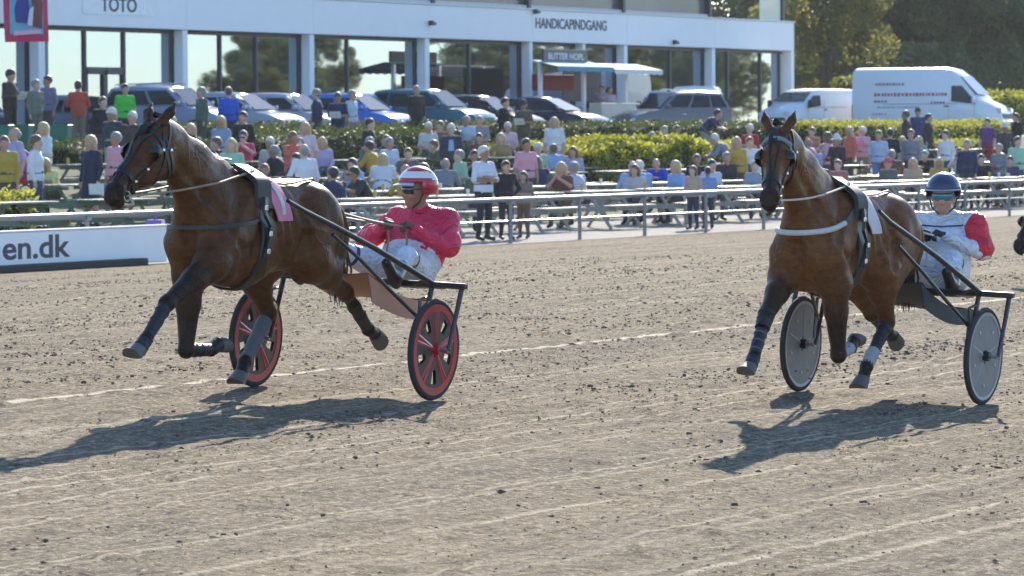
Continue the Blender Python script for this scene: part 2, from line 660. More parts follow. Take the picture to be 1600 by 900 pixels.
# dry lumps the harrow left standing, denser in churned bands
n = 80000
lx = 14.5 + 38 * RNG.uniform(0, 1, n) ** 1.25
ly = RNG.uniform(6.8, 33, n)
keep = value_noise(lx, ly, 7.0, .7, 29, 2) > RNG.uniform(-.25, .25, n) + np.clip((ly - 22) / 40, 0, .3)
lx, ly = lx[keep], ly[keep]
lr = RNG.choice([.005, .008, .013], len(lx), p=[.46, .42, .12]) * RNG.uniform(.7, 1.3, len(lx)) * np.clip(lx / 24, .8, 1.5)
scatter('sand_lumps', lx, ly, track_z(ly) + .004 + lr * .15, lr, M('dry_lump', (.25, .195, .12), .95, .3, 20), 'small dry lumps of harrowed sand covering the track', 1.15)


def strip(name, y0, y1, mat, kind='structure', step=1.0, x0=-400, x1=800, bump=.0):
    ysx = np.unique(np.concatenate([np.arange(y0, y1, step), [y1], [k for k in KY if y0 < k < y1]]))
    xsx = np.concatenate([np.arange(x0, 40, 40), np.arange(40, 200, 1.0), np.arange(200, x1 + 1, 50)])
    A, B = np.meshgrid(xsx, ysx, indexing='ij')
    if y1 <= 36 and y0 < 0:
        Z = track_z(B)
    else:
        Z = np.interp(B, KY, KZ)
    if bump:
        Z = Z + bump * value_noise(A, B, 3, 3, 4) * np.clip((B - y0) / 2, 0, 1) * np.clip((y1 - B) / 2, 0, 1)
    i = np.arange(A.size).reshape(A.shape)
    Fq = np.stack([i[:-1, :-1], i[1:, :-1], i[1:, 1:], i[:-1, 1:]], -1).reshape(-1, 4)
    return tag(link(bpy.data.objects.new(name, np_mesh(name, np.stack([A, B, Z], -1).reshape(-1, 3), Fq, mat, True))), kind=kind)


GRAVEL = M('pale_gravel', (.25, .23, .20), .95, .5, 3.0, .6, bscale=60, dist=.02)
ASPH = M('asphalt', (.10, .10, .10), .9, .25, 1.2, .4, bscale=80)
GRASS = M('infield_grass', (.07, .10, .03), .9, .35, .6, .8, bscale=20, dist=.05)
BANK = M('planted_bank', (.045, .06, .022), .95, .45, 2.5, .8, bscale=25, dist=.05)
strip('public_ground', 35, 41.0, GRAVEL, bump=.05)
strip('lawn', 41.0, 50.5, M('worn_lawn', (.085, .105, .045), .95, .5, 1.6, .8, bscale=30, dist=.04), bump=.05)
strip('planted_bank', 50.5, 60.5, BANK, bump=.1)
strip('parking_ground', 60.5, 78, ASPH)
strip('far_ground', 78, 400, GRASS, step=20)
strip('infield', -500, -20, GRASS, step=30)

# ================================================================== RAIL along the track
STEEL = M('galvanised_steel', (.20, .205, .21), .42, .3, 5, metal=.4)
rail_y, rail_top = 35.15, .60
rail = thing('track_rail', 'long galvanised two-bar steel rail between track and spectators', 'rail', (0, rail_y, 0))
MB().tube([(x, 0, rail_top) for x in (30, 60, 90, 120, 170)], .042, 10).build('top_rail', STEEL, rail, True)
MB().tube([(x, 0, rail_top - .38) for x in (30, 60, 90, 120, 170)], .018, 8).build('mid_rail', STEEL, rail, True)
post_me = MB().tube([(0, 0, -.95), (0, 0, -.06)], .036, 8).box((0, 0, -.80), (.16, .16, .03)).box((0, 0, -.05), (.12, .10, .05)).mesh('post', STEEL, True)
xp = 40.0
while xp < 125:
    o = bpy.data.objects.new('post', post_me); link(o, rail); o.location = (xp, 0, rail_top)
    xp += 2.72

# advertising board on the track side, lower left of the stands
P0, P1 = at(-40, 404, 34.85), at(258, 404, 34.85)
ban = thing('advertising_board', 'long white advertising board reading en.dk at the foot of the rail', 'board', (P0.x, 34.85, ground_z(34.85)))
Lb = P1.x - P0.x
BW = M('board_white', (.78, .80, .82), .5, .06, 2)
MB().box((Lb / 2, .0, .30), (Lb, .07, .54), bev=.012).build('panel', BW, ban)
MB().box((Lb / 2, .0, .585), (Lb + .04, .10, .03), bev=.01).build('cap_strip', M('board_edge', (.7, .72, .74), .4), ban)
MB().box((Lb * .42, -.14, .055), (Lb * .84, .16, .11), bev=.015).build('base_strip', M('dark_strip', (.035, .034, .033), .8, .2, 4, .3), ban)  # low dark strip along the foot of the board
NAVY = M('navy_lettering', (.012, .022, .05), .5, .1)
tx = at(52, 372, 34.85).x - P0.x
text_mesh('lettering', 'en.dk', .47, NAVY, ban, Matrix.Translation((tx, -.038, .33)) @ Matrix.Rotation(math.pi / 2, 4, 'X'), .006, 1.66)

# ================================================================== BUILDING
BY = 69.0
FZ0, FZ1, GZ0 = 4.95, 6.06, 1.60
bx = lambda px, y=70: at(px, y, BY).x
FACADE = M('facade_white', (.80, .81, .83), .5, .05, 1.5)
TRIM = M('dark_trim', (.03, .035, .045), .45, .2, 4)
INT = M('interior_dark', (.10, .095, .09), .9, .3, .8)


def glass_material():
    m = bpy.data.materials.new('reflecting_glass')
    m.use_nodes = True
    nt = m.node_tree
    for n in list(nt.nodes):
        if n.type == 'BSDF_PRINCIPLED': nt.nodes.remove(n)
    out = nt.nodes['Material Output']
    gl = nd(nt, 'ShaderNodeBsdfGlossy', Roughness=.015); gl.inputs[0].default_value = (.64, .75, .84, 1)
    tr = nd(nt, 'ShaderNodeBsdfTransparent'); tr.inputs[0].default_value = (.62, .68, .68, 1)
    mx = nd(nt, 'ShaderNodeMixShader')
    lw = nd(nt, 'ShaderNodeLayerWeight', Blend=.45)
    mr = nd(nt, 'ShaderNodeMapRange'); mr.inputs['To Min'].default_value = .48; mr.inputs['To Max'].default_value = .9
    tc = nd(nt, 'ShaderNodeTexCoord')
    no = nd(nt, 'ShaderNodeTexNoise', Scale=.6, Detail=1.0)
    b = nd(nt, 'ShaderNodeBump', Strength=.05, Distance=.02)
    nt.links.new(tc.outputs['Object'], no.inputs[0]); nt.links.new(no.outputs[0], b.inputs['Height']); nt.links.new(b.outputs[0], gl.inputs['Normal'])
    nt.links.new(lw.outputs['Fresnel'], mr.inputs[0]); nt.links.new(mr.outputs[0], mx.inputs[0])
    nt.links.new(tr.outputs[0], mx.inputs[1]); nt.links.new(gl.outputs[0], mx.inputs[2]); nt.links.new(mx.outputs[0], out.inputs[0])
    return m
GLASS = glass_material()

bld = thing('grandstand_building', 'long white fronted pavilion with a glazed ground floor behind the parked cars', 'building', (0, BY, 0))
XA, XB = 55.0, bx(1241)
# fascia in panels
cuts = [XA, bx(68), bx(292), bx(490), bx(670), bx(832), bx(980), bx(1117), XB]
for a, b in zip(cuts[:-1], cuts[1:]):
    MB().box(((a + b) / 2, .20, (FZ0 + FZ1) / 2), (b - a - .012, .4, FZ1 - FZ0), bev=.01).build('fascia_panel', FACADE, bld)
MB().box(((XA + XB) / 2, .22, FZ1 + .035), (XB - XA + .1, .5, .05)).build('parapet_cap', M('parapet_cap', (.62, .64, .66), .4), bld)
MB().box(((XA + XB) / 2, .45, FZ0 - .07), (XB - XA - .3, .12, .10)).build('window_head', TRIM, bld)
MB().box(((XA + XB) / 2, .45, GZ0 + .12), (XB - XA - .3, .16, .24)).build('plinth', M('plinth_grey', (.2, .2, .2), .8), bld)
# columns
for px, w in ((68, .34), (292, .28), (490, .28), (670, .30), (832, .24), (915, .22), (980, .28), (1117, .30)):
    MB().box((bx(px), .22, (GZ0 + FZ0) / 2), (w, .34, FZ0 - GZ0), bev=.02).build('column', FACADE, bld)
MB().box((XB - .14, .6, (GZ0 + FZ0) / 2), (.28, 1.2, FZ0 - GZ0), bev=.02).build('column', FACADE, bld)
# panes and mullions
for pa, pb, mul in ((-70, 68, (0,)), (68, 292, (151, 212)), (292, 490, (362, 418)), (490, 670, (560,)), (670, 832, (750,)), (832, 915, ()), (915, 980, ()), (980, 1117, (1062,)), (1117, 1236, (1152, 1203))):
    e = [bx(pa) + .14] + [bx(q) for q in mul] + [bx(pb) - .14]
    for a, b in zip(e[:-1], e[1:]):
        MB().box(((a + b) / 2, .46, (GZ0 + FZ0) / 2 + .06), (b - a - .06, .02, FZ0 - GZ0 - .32)).build('window_pane', GLASS, bld)
    for q in mul:
        MB().box((bx(q), .44, (GZ0 + FZ0) / 2), (.10, .12, FZ0 - GZ0 - .1), bev=.01).build('mullion', TRIM, bld)
    for q, sg in ((pa, 1), (pb, -1)):
        MB().box((bx(q) + sg * .20, .455, (GZ0 + FZ0) / 2), (.10, .10, FZ0 - GZ0 - .1)).build('window_frame', TRIM, bld)
# glazed double door
xa, xb = bx(151), bx(212)
door = MB().box(((xa + xb) / 2, .42, GZ0 + 2.12), (xb - xa, .1, .12)).build('door_frame', TRIM, bld)
for k in range(2):
    xc = xa + (xb - xa) * (.25 + .5 * k)
    w = (xb - xa) / 2
    d = MB()
    for sx in (-1, 1): d.box((xc + sx * (w / 2 - .05), .40, GZ0 + 1.1), (.09, .06, 2.0))
    d.box((xc, .40, GZ0 + .14), (w, .06, .2)); d.box((xc, .40, GZ0 + 2.02), (w, .06, .1))
    d.build('door_leaf', TRIM, bld)
# shell: interior floor, back wall, ceiling, end wall
MB().box(((XA + XB) / 2, 7.5, 3.5), (XB - XA, .2, 3.2)).build('back_wall', INT, bld)
MB().box(((XA + XB) / 2, 4.0, GZ0 + .02), (XB - XA - .4, 7, .06)).build('interior_floor', M('interior_floor', (.16, .13, .10), .5), bld)
MB().box(((XA + XB) / 2, 4.0, FZ0 + .15), (XB - XA - .4, 7, .1)).build('ceiling', M('ceiling_grey', (.45, .45, .44), .8), bld)
MB().box((XB - .15, 4.4, 3.5), (.2, 6.0, 3.1)).build('end_wall', FACADE, bld)
MB().box(((XA + XB) / 2, 4.2, FZ1 + .0), (XB - XA - .1, 7.4, .12)).build('roof_deck', M('roof_felt', (.10, .10, .105), .9), bld)
# hanging lamps behind the third bay
LAMP = M('lamp_shade_white', (.8, .8, .78), .5)
for px in (612, 631, 648):
    for zz in (4.55, 3.75, 2.95):
        c = at(px, 80, BY + 1.6)
        s = MB().loft([[Vector((c.x + r * math.cos(a), 1.6 + r * math.sin(a), zz + h)) for a in np.linspace(0, 2 * math.pi, 12, endpoint=False)] for r, h in ((.30, 0), (.26, .10), (.10, .2), (.04, .24))])
        o = s.build('lamp_shade', LAMP, bld, True)
        MB().tube([(c.x, 1.6, zz + .24), (c.x, 1.6, 5.0)], .012, 5).build('lamp_cord', TRIM, o)
# upper storey: set back glazing with dark posts, glass screen at the end
UY = 2.4
uend = at(1108, 20, BY + UY).x
MB().box(((XA + uend) / 2, UY + .1, 7.6), (uend - XA, .05, 3.0)).build('upper_glazing', M('smoked_glass', (.12, .12, .125), .22, .35, .4), bld)
MB().box(((XA + uend) / 2, UY + 2.2, 7.6), (uend - XA, .2, 3.0)).build('upper_back_wall', M('upper_interior', (.13, .12, .12), .9, .4, .5), bld)
MB().box(((XA + uend) / 2, UY + .0, FZ1 + .24), (uend - XA, .16, .14)).build('upper_sill', M('upper_sill', (.62, .62, .62), .5), bld)
for px in (672, 822, 970, 1105):
    x = at(px, 12, BY + UY).x
    MB().box((x, UY - .06, 7.6), (.20, .20, 3.1)).build('upper_post', TRIM, bld)
MB().box(((XA + uend) / 2, UY + 1.5, 9.2), (uend - XA + .8, 4.5, .25)).build('upper_roof', M('roof_felt', (.1, .1, .105)), bld)
CLEAR = bpy.data.materials.new('clear_screen'); CLEAR.use_nodes = True
_n = CLEAR.node_tree; _p = _n.nodes['Principled BSDF']
_p.inputs['Base Color'].default_value = (.75, .85, .82, 1); _p.inputs['Roughness'].default_value = .12; _p.inputs['Alpha'].default_value = .35
xe = at(1222, 12, BY + .5).x
MB().box(((uend + xe) / 2 + .2, .5, 6.9), (xe - uend - .8, .03, 1.5)).build('glass_screen', CLEAR, bld)
MB().box((xe, .5, 6.9), (.16, .16, 1.7)).build('screen_post', TRIM, bld)
# lettering
text_mesh('lettering', 'HANDICAPINDGANG', .50, NAVY, bld, Matrix.Translation((at(893, 39, BY).x, -.008, at(893, 39, BY).z)) @ Matrix.Rotation(math.pi / 2, 4, 'X'), .012, 1.16)
xt = at(185, 8, BY).x
MB().box((xt, -.012, at(185, 6, BY).z), (at(240, 8, BY).x - at(130, 8, BY).x, .02, .66)).build('sign_panel', M('sign_white', (.80, .82, .84), .45), bld)
text_mesh('lettering', 'TOTO', .56, NAVY, bld, Matrix.Translation((xt, -.028, at(185, 9, BY).z)) @ Matrix.Rotation(math.pi / 2, 4, 'X'), .01, 1.22)
for px in (671, 834, 1052):
    c = at(px, 36 if px < 800 else (18 if px == 834 else 66), BY)
    MB().box((c.x, -.06, c.z), (.12, .16, .16)).box((c.x, -.16, c.z - .02), (.22, .1, .10)).build('wall_lamp', TRIM, bld)

# red banner with a rider picture hanging before the left end of the building
by_ = 66.0
c0, c1 = at(8, 66, by_), at(74, 60, by_)
top = at(40, -35, by_).z
fl = thing('hanging_banner', 'pink bordered hanging banner with a rider and brown horse picture', 'banner', (c0.x, by_, 0))
W = c1.x - c0.x
H0 = c0.z
n = 10
def cloth_pt(u, v, d=0.0):
    return Vector((u * W, math.sin(u * 5 + v * 2) * .05 + d, H0 + .05 * u + v * (top - H0)))
def patch(u0, u1, v0, v1, d, mat, name, par):
    mb = MB(); N = 6
    for i in range(N):
        for j in range(N):
            a = [cloth_pt(u0 + (u1 - u0) * (i + di) / N, v0 + (v1 - v0) * (j + dj) / N, d) for di, dj in ((0, 0), (1, 0), (1, 1), (0, 1))]
            b = [q + Vector((0, .004, 0)) for q in a]
            mb.add(a, [(0, 1, 2, 3)]); mb.add(b, [(3, 2, 1, 0)])
    return mb.build(name, mat, par, True)
pic = patch(0, 1, 0, 1, 0, cloth(205, 40, 90), 'cloth', fl)
patch(.14, .86, .12, 1, -.012, cloth(120, 180, 205), 'picture_ground', fl)
def blob(poly, mat, nm, d):
    mb = MB(); A = [cloth_pt(u, v, d) for u, v in poly]; mb.prism(A, (0, -1, 0), .004); mb.build(nm, mat, fl)
blob([(.28, .30), (.52, .28), (.55, .50), (.50, .70), (.52, .95), (.34, .98), (.30, .70), (.24, .5)], cloth(45, 60, 150), 'rider_figure', -.024)
blob([(.58, .24), (.82, .2), (.84, .6), (.66, .95), (.55, .8), (.60, .55)], cloth(120, 60, 55), 'horse_figure', -.032)
blob([(.50, .26), (.60, .24), (.62, .55), (.53, .5)], cloth(230, 230, 235), 'white_figure', -.040)
blob([(.22, .10), (.80, .13), (.80, .19), (.22, .17)], cloth(235, 190, 210), 'caption_strip', -.024)
MB().tube([(-.1, .05, top + .03), (W + .1, .05, top + .03)], .03, 8).build('banner_bar', TRIM, fl)
MB().tube([(W + .05, .06, top + .04), (W + .05, .06, ground_z(by_))], .045, 8).build('banner_pole', STEEL, fl)

# food kiosk in front of the building
ky = 66.6
kx0, kx1 = at(843, 120, ky).x, at(978, 120, ky).x
kz = ground_z(ky)
kio = thing('food_kiosk', 'small food kiosk with dark sign, teal and white awnings and pale counter', 'kiosk', (kx0, ky, kz))
KW = kx1 - kx0
MB().box((KW * .75, .9, 1.9), (KW * .44, .06, 1.2)).build('back_shelf', M('kiosk_dark', (.12, .10, .09), .7), kio)
for x in (.05, KW * .50, KW - .05):
    MB().box((x, -.0, 1.3), (.14, .12, 2.6)).build('post', FACADE, kio)
sw = at(912, 90, ky).x - kx0
MB().box((sw / 2, -.12, at(880, 89, ky).z - kz), (sw, .08, .52), bev=.01).build('sign_board', M('kiosk_sign', (.02, .022, .03), .4), kio)
text_mesh('lettering', 'BUTTER NOPL', .30, M('sign_letter', (.7, .72, .74), .5), kio, Matrix.Translation((sw / 2, -.165, at(880, 89, ky).z - kz)) @ Matrix.Rotation(math.pi / 2, 4, 'X'), .008, 1.4)
za = at(880, 106, ky).z - kz
def awning(x0, x1, z, mat):
    mb = MB(); n = 8
    for i in range(n):
        a, b = x0 + (x1 - x0) * i / n, x0 + (x1 - x0) * (i + 1) / n
        mb.prism([(a, 0, z + .22), (b, 0, z + .22), (b, -1.0, z), (a, -1.0, z)], (0, 0, 1), .025)
        mb.prism([(a, -1.0, z + .02), (b, -1.0, z + .02), (b, -1.01, z - .12), (a + (b - a) * .5, -1.01, z - .16), (a, -1.01, z - .12)], (0, -1, 0), .012)
    return mb.build('awning', mat, kio)
awning(-.6, KW * .55, za, cloth(90, 160, 185))
awning(KW * .56, KW + .9, za - .06, cloth(235, 238, 235))
MB().box((KW * .24, .3, za - .50), (KW * .34, .5, .55), bev=.03).build('red_display', cloth(140, 36, 40), kio)
MB().box((KW * .76, -.35, .62), (KW * .46, .5, 1.24), bev=.02).build('counter', M('counter_cream', (.62, .58, .46), .6, .15, 4), kio)
for i in range(5):
    for j in range(2):
        MB().box((KW * .56 + i * KW * .1, -.61, .78 + j * .22 - .3), (.22, .012, .14)).build('counter_tile', M('tile_dark', (.14, .13, .10), .5), kio)

# ================================================================== FOLIAGE
def leaf_material(name, dark, light, trans=.35):
    m = bpy.data.materials.new(name)
    m.use_nodes = True
    nt = m.node_tree
    p = nt.nodes['Principled BSDF']
    p.inputs['Roughness'].default_value = .55
    geo = nd(nt, 'ShaderNodeNewGeometry')
    no = nd(nt, 'ShaderNodeTexNoise', Scale=.8, Detail=2.0)
    nt.links.new(geo.outputs['Position'], no.inputs['Vector'])
    ad = nd(nt, 'ShaderNodeMath', operation='MULTIPLY_ADD'); ad.inputs[1].default_value = .55; 
    nt.links.new(geo.outputs['Random Per Island'], ad.inputs[0])
    sc = nd(nt, 'ShaderNodeMath', operation='MULTIPLY'); sc.inputs[1].default_value = .5
    nt.links.new(no.outputs[0], sc.inputs[0]); nt.links.new(sc.outputs[0], ad.inputs[2])
    mx = nd(nt, 'ShaderNodeMix', data_type='RGBA')
    mx.inputs[6].default_value = dark + (1,); mx.inputs[7].default_value = light + (1,)
    nt.links.new(ad.outputs[0], mx.inputs[0])
    nt.links.new(mx.outputs[2], p.inputs['Base Color'])
    tr = nd(nt, 'ShaderNodeBsdfTranslucent')
    nt.links.new(mx.outputs[2], tr.inputs[0])
    ms = nd(nt, 'ShaderNodeMixShader'); ms.inputs[0].default_value = trans
    nt.links.new(p.outputs[0], ms.inputs[1]); nt.links.new(tr.outputs[0], ms.inputs[2])
    nt.links.new(ms.outputs[0], nt.nodes['Material Output'].inputs[0])
    return m


def leaves(C, size, rng, up=.3):
    """one folded four-cornered leaf at each centre"""
    n = len(C)
    d = rng.normal(size=(n, 3)); d[:, 2] += up; d /= np.linalg.norm(d, axis=1)[:, None]
    t = np.cross(d, rng.normal(size=(n, 3))); t /= np.linalg.norm(t, axis=1)[:, None]
    b = np.cross(d, t)
    s = (size * rng.uniform(.6, 1.3, n))[:, None]
    V = np.stack([C - t * s * .9, C + b * s * .45 - d * s * .12, C + t * s, C - b * s * .45 - d * s * .12], 1).reshape(-1, 3)
    i = np.arange(n)[:, None] * 4
    Fq = np.concatenate([i + [[0, 1, 2, 3]]], 1)
    return V, Fq


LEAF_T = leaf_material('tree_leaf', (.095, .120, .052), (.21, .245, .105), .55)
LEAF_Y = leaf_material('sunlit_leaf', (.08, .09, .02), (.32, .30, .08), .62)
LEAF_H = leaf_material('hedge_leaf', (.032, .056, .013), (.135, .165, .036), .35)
LEAF_G = leaf_material('sunlit_golden_leaf', (.13, .16, .018), (.50, .48, .06), .6)  # yellow green leaf; sunlight on the hedges is mixed into this colour
CORE = M('hedge_shade', (.012, .020, .006), .95, .4, 6)  # near-black green: shade inside the hedge put into the core colour
BARK = M('bark', (.09, .07, .05), .9, .35, 5, .8, bscale=18, dist=.03)


def tree_meshes(seed, H, R, nleaf, size, mat, trunk_h=.22):
    rng = np.random.default_rng(seed)
    n_cl = 90
    u = rng.normal(size=(n_cl, 3)); u /= np.linalg.norm(u, axis=1)[:, None]
    rr = rng.uniform(.35, 1.0, n_cl) ** .6
    cl = u * rr[:, None] * np.array([R, R, H * (1 - trunk_h) / 2]) * (1 + .18 * rng.normal(size=(n_cl, 1)))
    cl[:, 2] += H * (trunk_h + (1 - trunk_h) / 2)
    k = nleaf // n_cl
    cr = rng.uniform(.09, .22, n_cl) * R * 1.2
    q = rng.normal(size=(n_cl, k, 3)); q /= np.linalg.norm(q, axis=2)[:, :, None]
    q *= (rng.uniform(.3, 1.0, (n_cl, k, 1)) ** .5)
    C = (cl[:, None] + q * cr[:, None, None] * np.array([1, 1, .75])).reshape(-1, 3)
    V, Fq = leaves(C, size, rng)
    crown = np_mesh('crown', V, Fq, mat)
    mb = MB()
    mb.tube([(0, 0, -.3), (.1, .05, H * .2), (-.1, .1, H * .5), (0, 0, H * .85)], [R * .09, R * .07, R * .045, R * .012], 8)
    for i in range(14):
        e = cl[i * 6]
        z0 = H * rng.uniform(.2, .6)
        mb.tube([(0, 0, z0), (e[0] * .5, e[1] * .5, (z0 + e[2]) / 2 + .2), tuple(e)], [R * .035, R * .022, R * .007], 6)
    return crown, mb.mesh('trunk', BARK, True)


def plant_tree(meshes, loc, sc, rz, label, group, name='tree'):
    o = thing(name, label, 'tree', loc, rz, group)
    o.scale = (sc, sc, sc)
    link(bpy.data.objects.new('crown', meshes[0]), o)
    link(bpy.data.objects.new('trunk', meshes[1]), o)
    return o


def hedge(name, label, x0, x1, y, w, h, mat, dens, size, group=None, wave=.08, z0=None, core=True):
    rng = np.random.default_rng(int(x0 * 7 + y * 13))
    zb = ground_z(y) if z0 is None else z0
    o = thing(name, label, 'hedge', (x0, y, zb), 0, group)
    L = x1 - x0
    n = max(4, int(L / .5))
    rings = []
    for i in range(n + 1):
        x = L * i / n
        hh = h * (1 + wave * math.sin(x * 1.7 + y) + wave * .8 * rng.normal()) - .10
        ww = w / 2 * (1 + .08 * rng.normal()) - .06
        rings.append([Vector((x, a, b)) for a, b in ((-ww, -.3), (-ww, hh * .6), (-ww * .8, hh), (ww * .8, hh), (ww, hh * .6), (ww, -.3))])
    for r_ in (rings[0], rings[-1]):
        for q in r_:
            q.x += .22 if r_ is rings[0] else -.22
    if core: MB().loft(rings).build('shade_core', CORE, o)  # solid filling painted as the shade behind the leaves
    N = int(L * (w + 1.5 * h) * dens)
    Ne = int(w * h * dens * 1.3)
    p = rng.uniform(0, 1, N) * (w + 1.6 * h)
    x = rng.uniform(0, L, N)
    top = (p > h) & (p < h + w)
    hx = h * (1 + wave * np.sin(x * 1.7 + y) + .10 * value_noise(x, x * 0, .5, 1, 3) * 2)
    yy = np.where(p < h, -w / 2, np.where(top, p - h - w / 2, w / 2)) + rng.normal(size=N) * .05
    zz = np.where(p < h, p / h * hx, np.where(top, hx, (p - h - w) / (.6 * h) * hx * .6 + .4 * hx)) + rng.normal(size=N) * .05
    pe = np.concatenate([np.stack([xe_ + rng.normal(size=Ne) * .05, rng.uniform(-w / 2, w / 2, Ne), rng.uniform(0, h, Ne)], 1) for xe_ in (0.0, L)])
    V, Fq = leaves(np.concatenate([np.stack([x, yy, zz], 1), pe]), size, rng)
    link(bpy.data.objects.new('foliage', np_mesh('foliage', V, Fq, mat)), o)
    return o


X = lambda px, Y: at(px, 200, Y).x
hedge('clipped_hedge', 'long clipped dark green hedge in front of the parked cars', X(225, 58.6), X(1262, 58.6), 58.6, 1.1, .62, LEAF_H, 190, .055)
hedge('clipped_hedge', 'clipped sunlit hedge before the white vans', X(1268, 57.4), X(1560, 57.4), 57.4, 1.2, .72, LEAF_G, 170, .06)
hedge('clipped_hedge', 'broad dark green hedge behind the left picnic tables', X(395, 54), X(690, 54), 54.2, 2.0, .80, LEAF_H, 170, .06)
hedge('clipped_hedge', 'low sunlit yellow green hedge behind the middle tables', X(640, 53.2), X(1165, 53.2), 53.4, 1.0, .52, LEAF_G, 210, .055)
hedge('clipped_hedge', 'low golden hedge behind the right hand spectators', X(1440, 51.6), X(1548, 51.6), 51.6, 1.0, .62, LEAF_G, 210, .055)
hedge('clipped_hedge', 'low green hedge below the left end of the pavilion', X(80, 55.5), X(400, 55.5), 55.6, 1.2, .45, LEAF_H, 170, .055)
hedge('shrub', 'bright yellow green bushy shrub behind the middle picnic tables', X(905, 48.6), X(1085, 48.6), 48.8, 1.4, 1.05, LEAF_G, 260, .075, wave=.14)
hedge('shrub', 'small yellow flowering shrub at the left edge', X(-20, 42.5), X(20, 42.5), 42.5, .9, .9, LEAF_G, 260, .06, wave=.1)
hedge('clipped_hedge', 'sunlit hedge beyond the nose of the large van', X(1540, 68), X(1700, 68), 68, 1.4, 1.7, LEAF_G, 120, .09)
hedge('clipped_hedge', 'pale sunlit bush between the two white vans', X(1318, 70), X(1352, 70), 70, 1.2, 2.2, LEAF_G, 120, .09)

tA = tree_meshes(1, 13, 5.0, 30000, .16, LEAF_T)
tB = tree_meshes(2, 16, 6.0, 34000, .18, LEAF_T)
tY = tree_meshes(3, 10, 3.4, 22000, .13, LEAF_Y)
tI = tree_meshes(4, 12, 4.6, 22000, .20, LEAF_Y)
def tp(px, Y): return (at(px, 150, Y).x, Y, ground_z(Y) - .2)
plant_tree(tY, tp(1292, 76), .95, .4, 'backlit yellow green tree beside the end of the pavilion', 'trees behind the vans')
k_ = 0
where = ['just right of the backlit tree', 'behind the large van roof', 'behind the large van windscreen', 'at the right picture edge', 'farther back between the two vans', 'farther back above the large van', 'farther back near the right edge', 'rising behind the pavilion end', 'right of the picture edge', 'behind the pavilion roof', 'behind the small van']
for px, Y, ms, sc, rz in ((1360, 84, tA, 1.0, 1.0), (1450, 82, tB, .95, 2.1), (1535, 84, tA, 1.1, 3.0), (1625, 80, tB, 1.0, 4.2), (1400, 104, tB, 1.4, .3), (1500, 106, tA, 1.7, 5.1), (1590, 104, tB, 1.4, 1.7), (1270, 98, tA, 1.3, 2.5), (1700, 88, tA, 1.3, .9), (1200, 108, tB, 1.1, 3.5), (1320, 92, tA, 1.1, 5.8)):
    plant_tree(ms, tp(px, Y), sc, rz, 'tall dense dark green tree ' + where[k_], 'trees behind the vans')
    k_ += 1
# understorey so that the wood reads closed to the ground
hedge('undergrowth', 'dark undergrowth along the edge of the wood behind the vans', X(1230, 80), X(1780, 80), 80, 4.0, 3.6, LEAF_T, 110, .17, wave=.15, core=False)
# infield trees that the pavilion windows mirror
k_ = 0
for x, y, sc, lb in ((262, -20, .42, 'short'), (272, -24, .62, 'half grown'), (283, -30, .80, 'middling'), (292, -22, .55, 'small round'), (304, -22, .95, 'broad'), (316, -30, .7, 'slim'), (330, -34, 1.0, 'tall'), (352, -25, 1.15, 'very tall'), (238, -60, .30, 'very small'), (340, -60, 1.1, 'far tall'), (380, -40, 1.1, 'farthest'), (298, -40, .9, 'crooked'), (312, -18, .75, 'young'), (324, -20, .85, 'leaning'), (342, -22, .9, 'spreading'), (287, -18, .5, 'stunted'), (362, -36, 1.2, 'massive')):
    plant_tree((tA, tI)[k_ % 2], (x, y, -1.0), sc, k_ * 1.3, lb + ' tree in the infield mirrored in the pavilion windows', 'infield trees')
    k_ += 1

# ================================================================== PICNIC TABLES
WOOD = M('weathered_wood', (.33, .32, .27), .42, .35, 4, .4, bscale=30)
WOODG = M('green_stained_wood', (.14, .18, .13), .42, .35, 4, .4, bscale=30)
pl_top = {k: MB().box((0, 0, 0), (1.8, .125, .035), bev=.006).mesh('plank', m_) for k, m_ in (('a', WOOD), ('b', WOODG))}
leg_me = {}
for k, m_ in (('a', WOOD), ('b', WOODG)):
    mb = MB()
    for s in (-1, 1):
        mb.tube([(0, s * .12, .70), (0, s * .62, .0)], .035, 4)
    mb.box((0, 0, .39), (.05, 1.50, .09)); mb.box((0, 0, .68), (.052, .66, .06))
    leg_me[k] = mb.mesh('trestle', m_)
TABLES = []
ROWN = ['front row', 'second row', 'third row', 'back row']
ORD = ['first', 'second', 'third', 'fourth', 'fifth', 'sixth', 'seventh', 'eighth', 'ninth', 'tenth', 'eleventh', 'twelfth', 'thirteenth', 'fourteenth', 'fifteenth', 'sixteenth', 'seventeenth', 'eighteenth']
for ri, (Y, pitch, x_off) in enumerate(((38.2, 3.1, .4), (41.6, 3.2, 1.5), (45.3, 3.4, .2), (48.9, 3.6, 1.0))):
    x = X(-60, Y) + x_off
    n = 0
    while x < X(1640, Y):
        px = 800 + F_PX * ((Vector((x, Y, .5)) - EYE).dot(RIGHT)) / ((Vector((x, Y, .5)) - EYE).dot(FWD))
        skip = (ri == 0 and px < 540) or (ri == 3 and (880 < px < 1110 or px < 110))
        if not skip:
            k = 'b' if (ri >= 2 or px < 450) else 'a'
            t = thing('picnic_table', 'wooden picnic table with two benches, %s from the left in the %s' % (ORD[min(n, 17)], ROWN[ri]), 'table', (x, Y, ground_z(Y)), random.uniform(-.06, .06), 'picnic tables behind the rail')
            for j in range(5):
                o = bpy.data.objects.new('plank', pl_top[k]); link(o, t); o.location = (0, (j - 2) * .145, .74)
            for s in (-1, 1):
                for j in range(2):
                    o = bpy.data.objects.new('bench_plank', pl_top[k]); link(o, t); o.location = (0, s * (.62 + j * .14), .455)
                o = bpy.data.objects.new('trestle', leg_me[k]); link(o, t); o.location = (s * .62, 0, 0)
            TABLES.append((x, Y, t))
            n += 1
        x += pitch

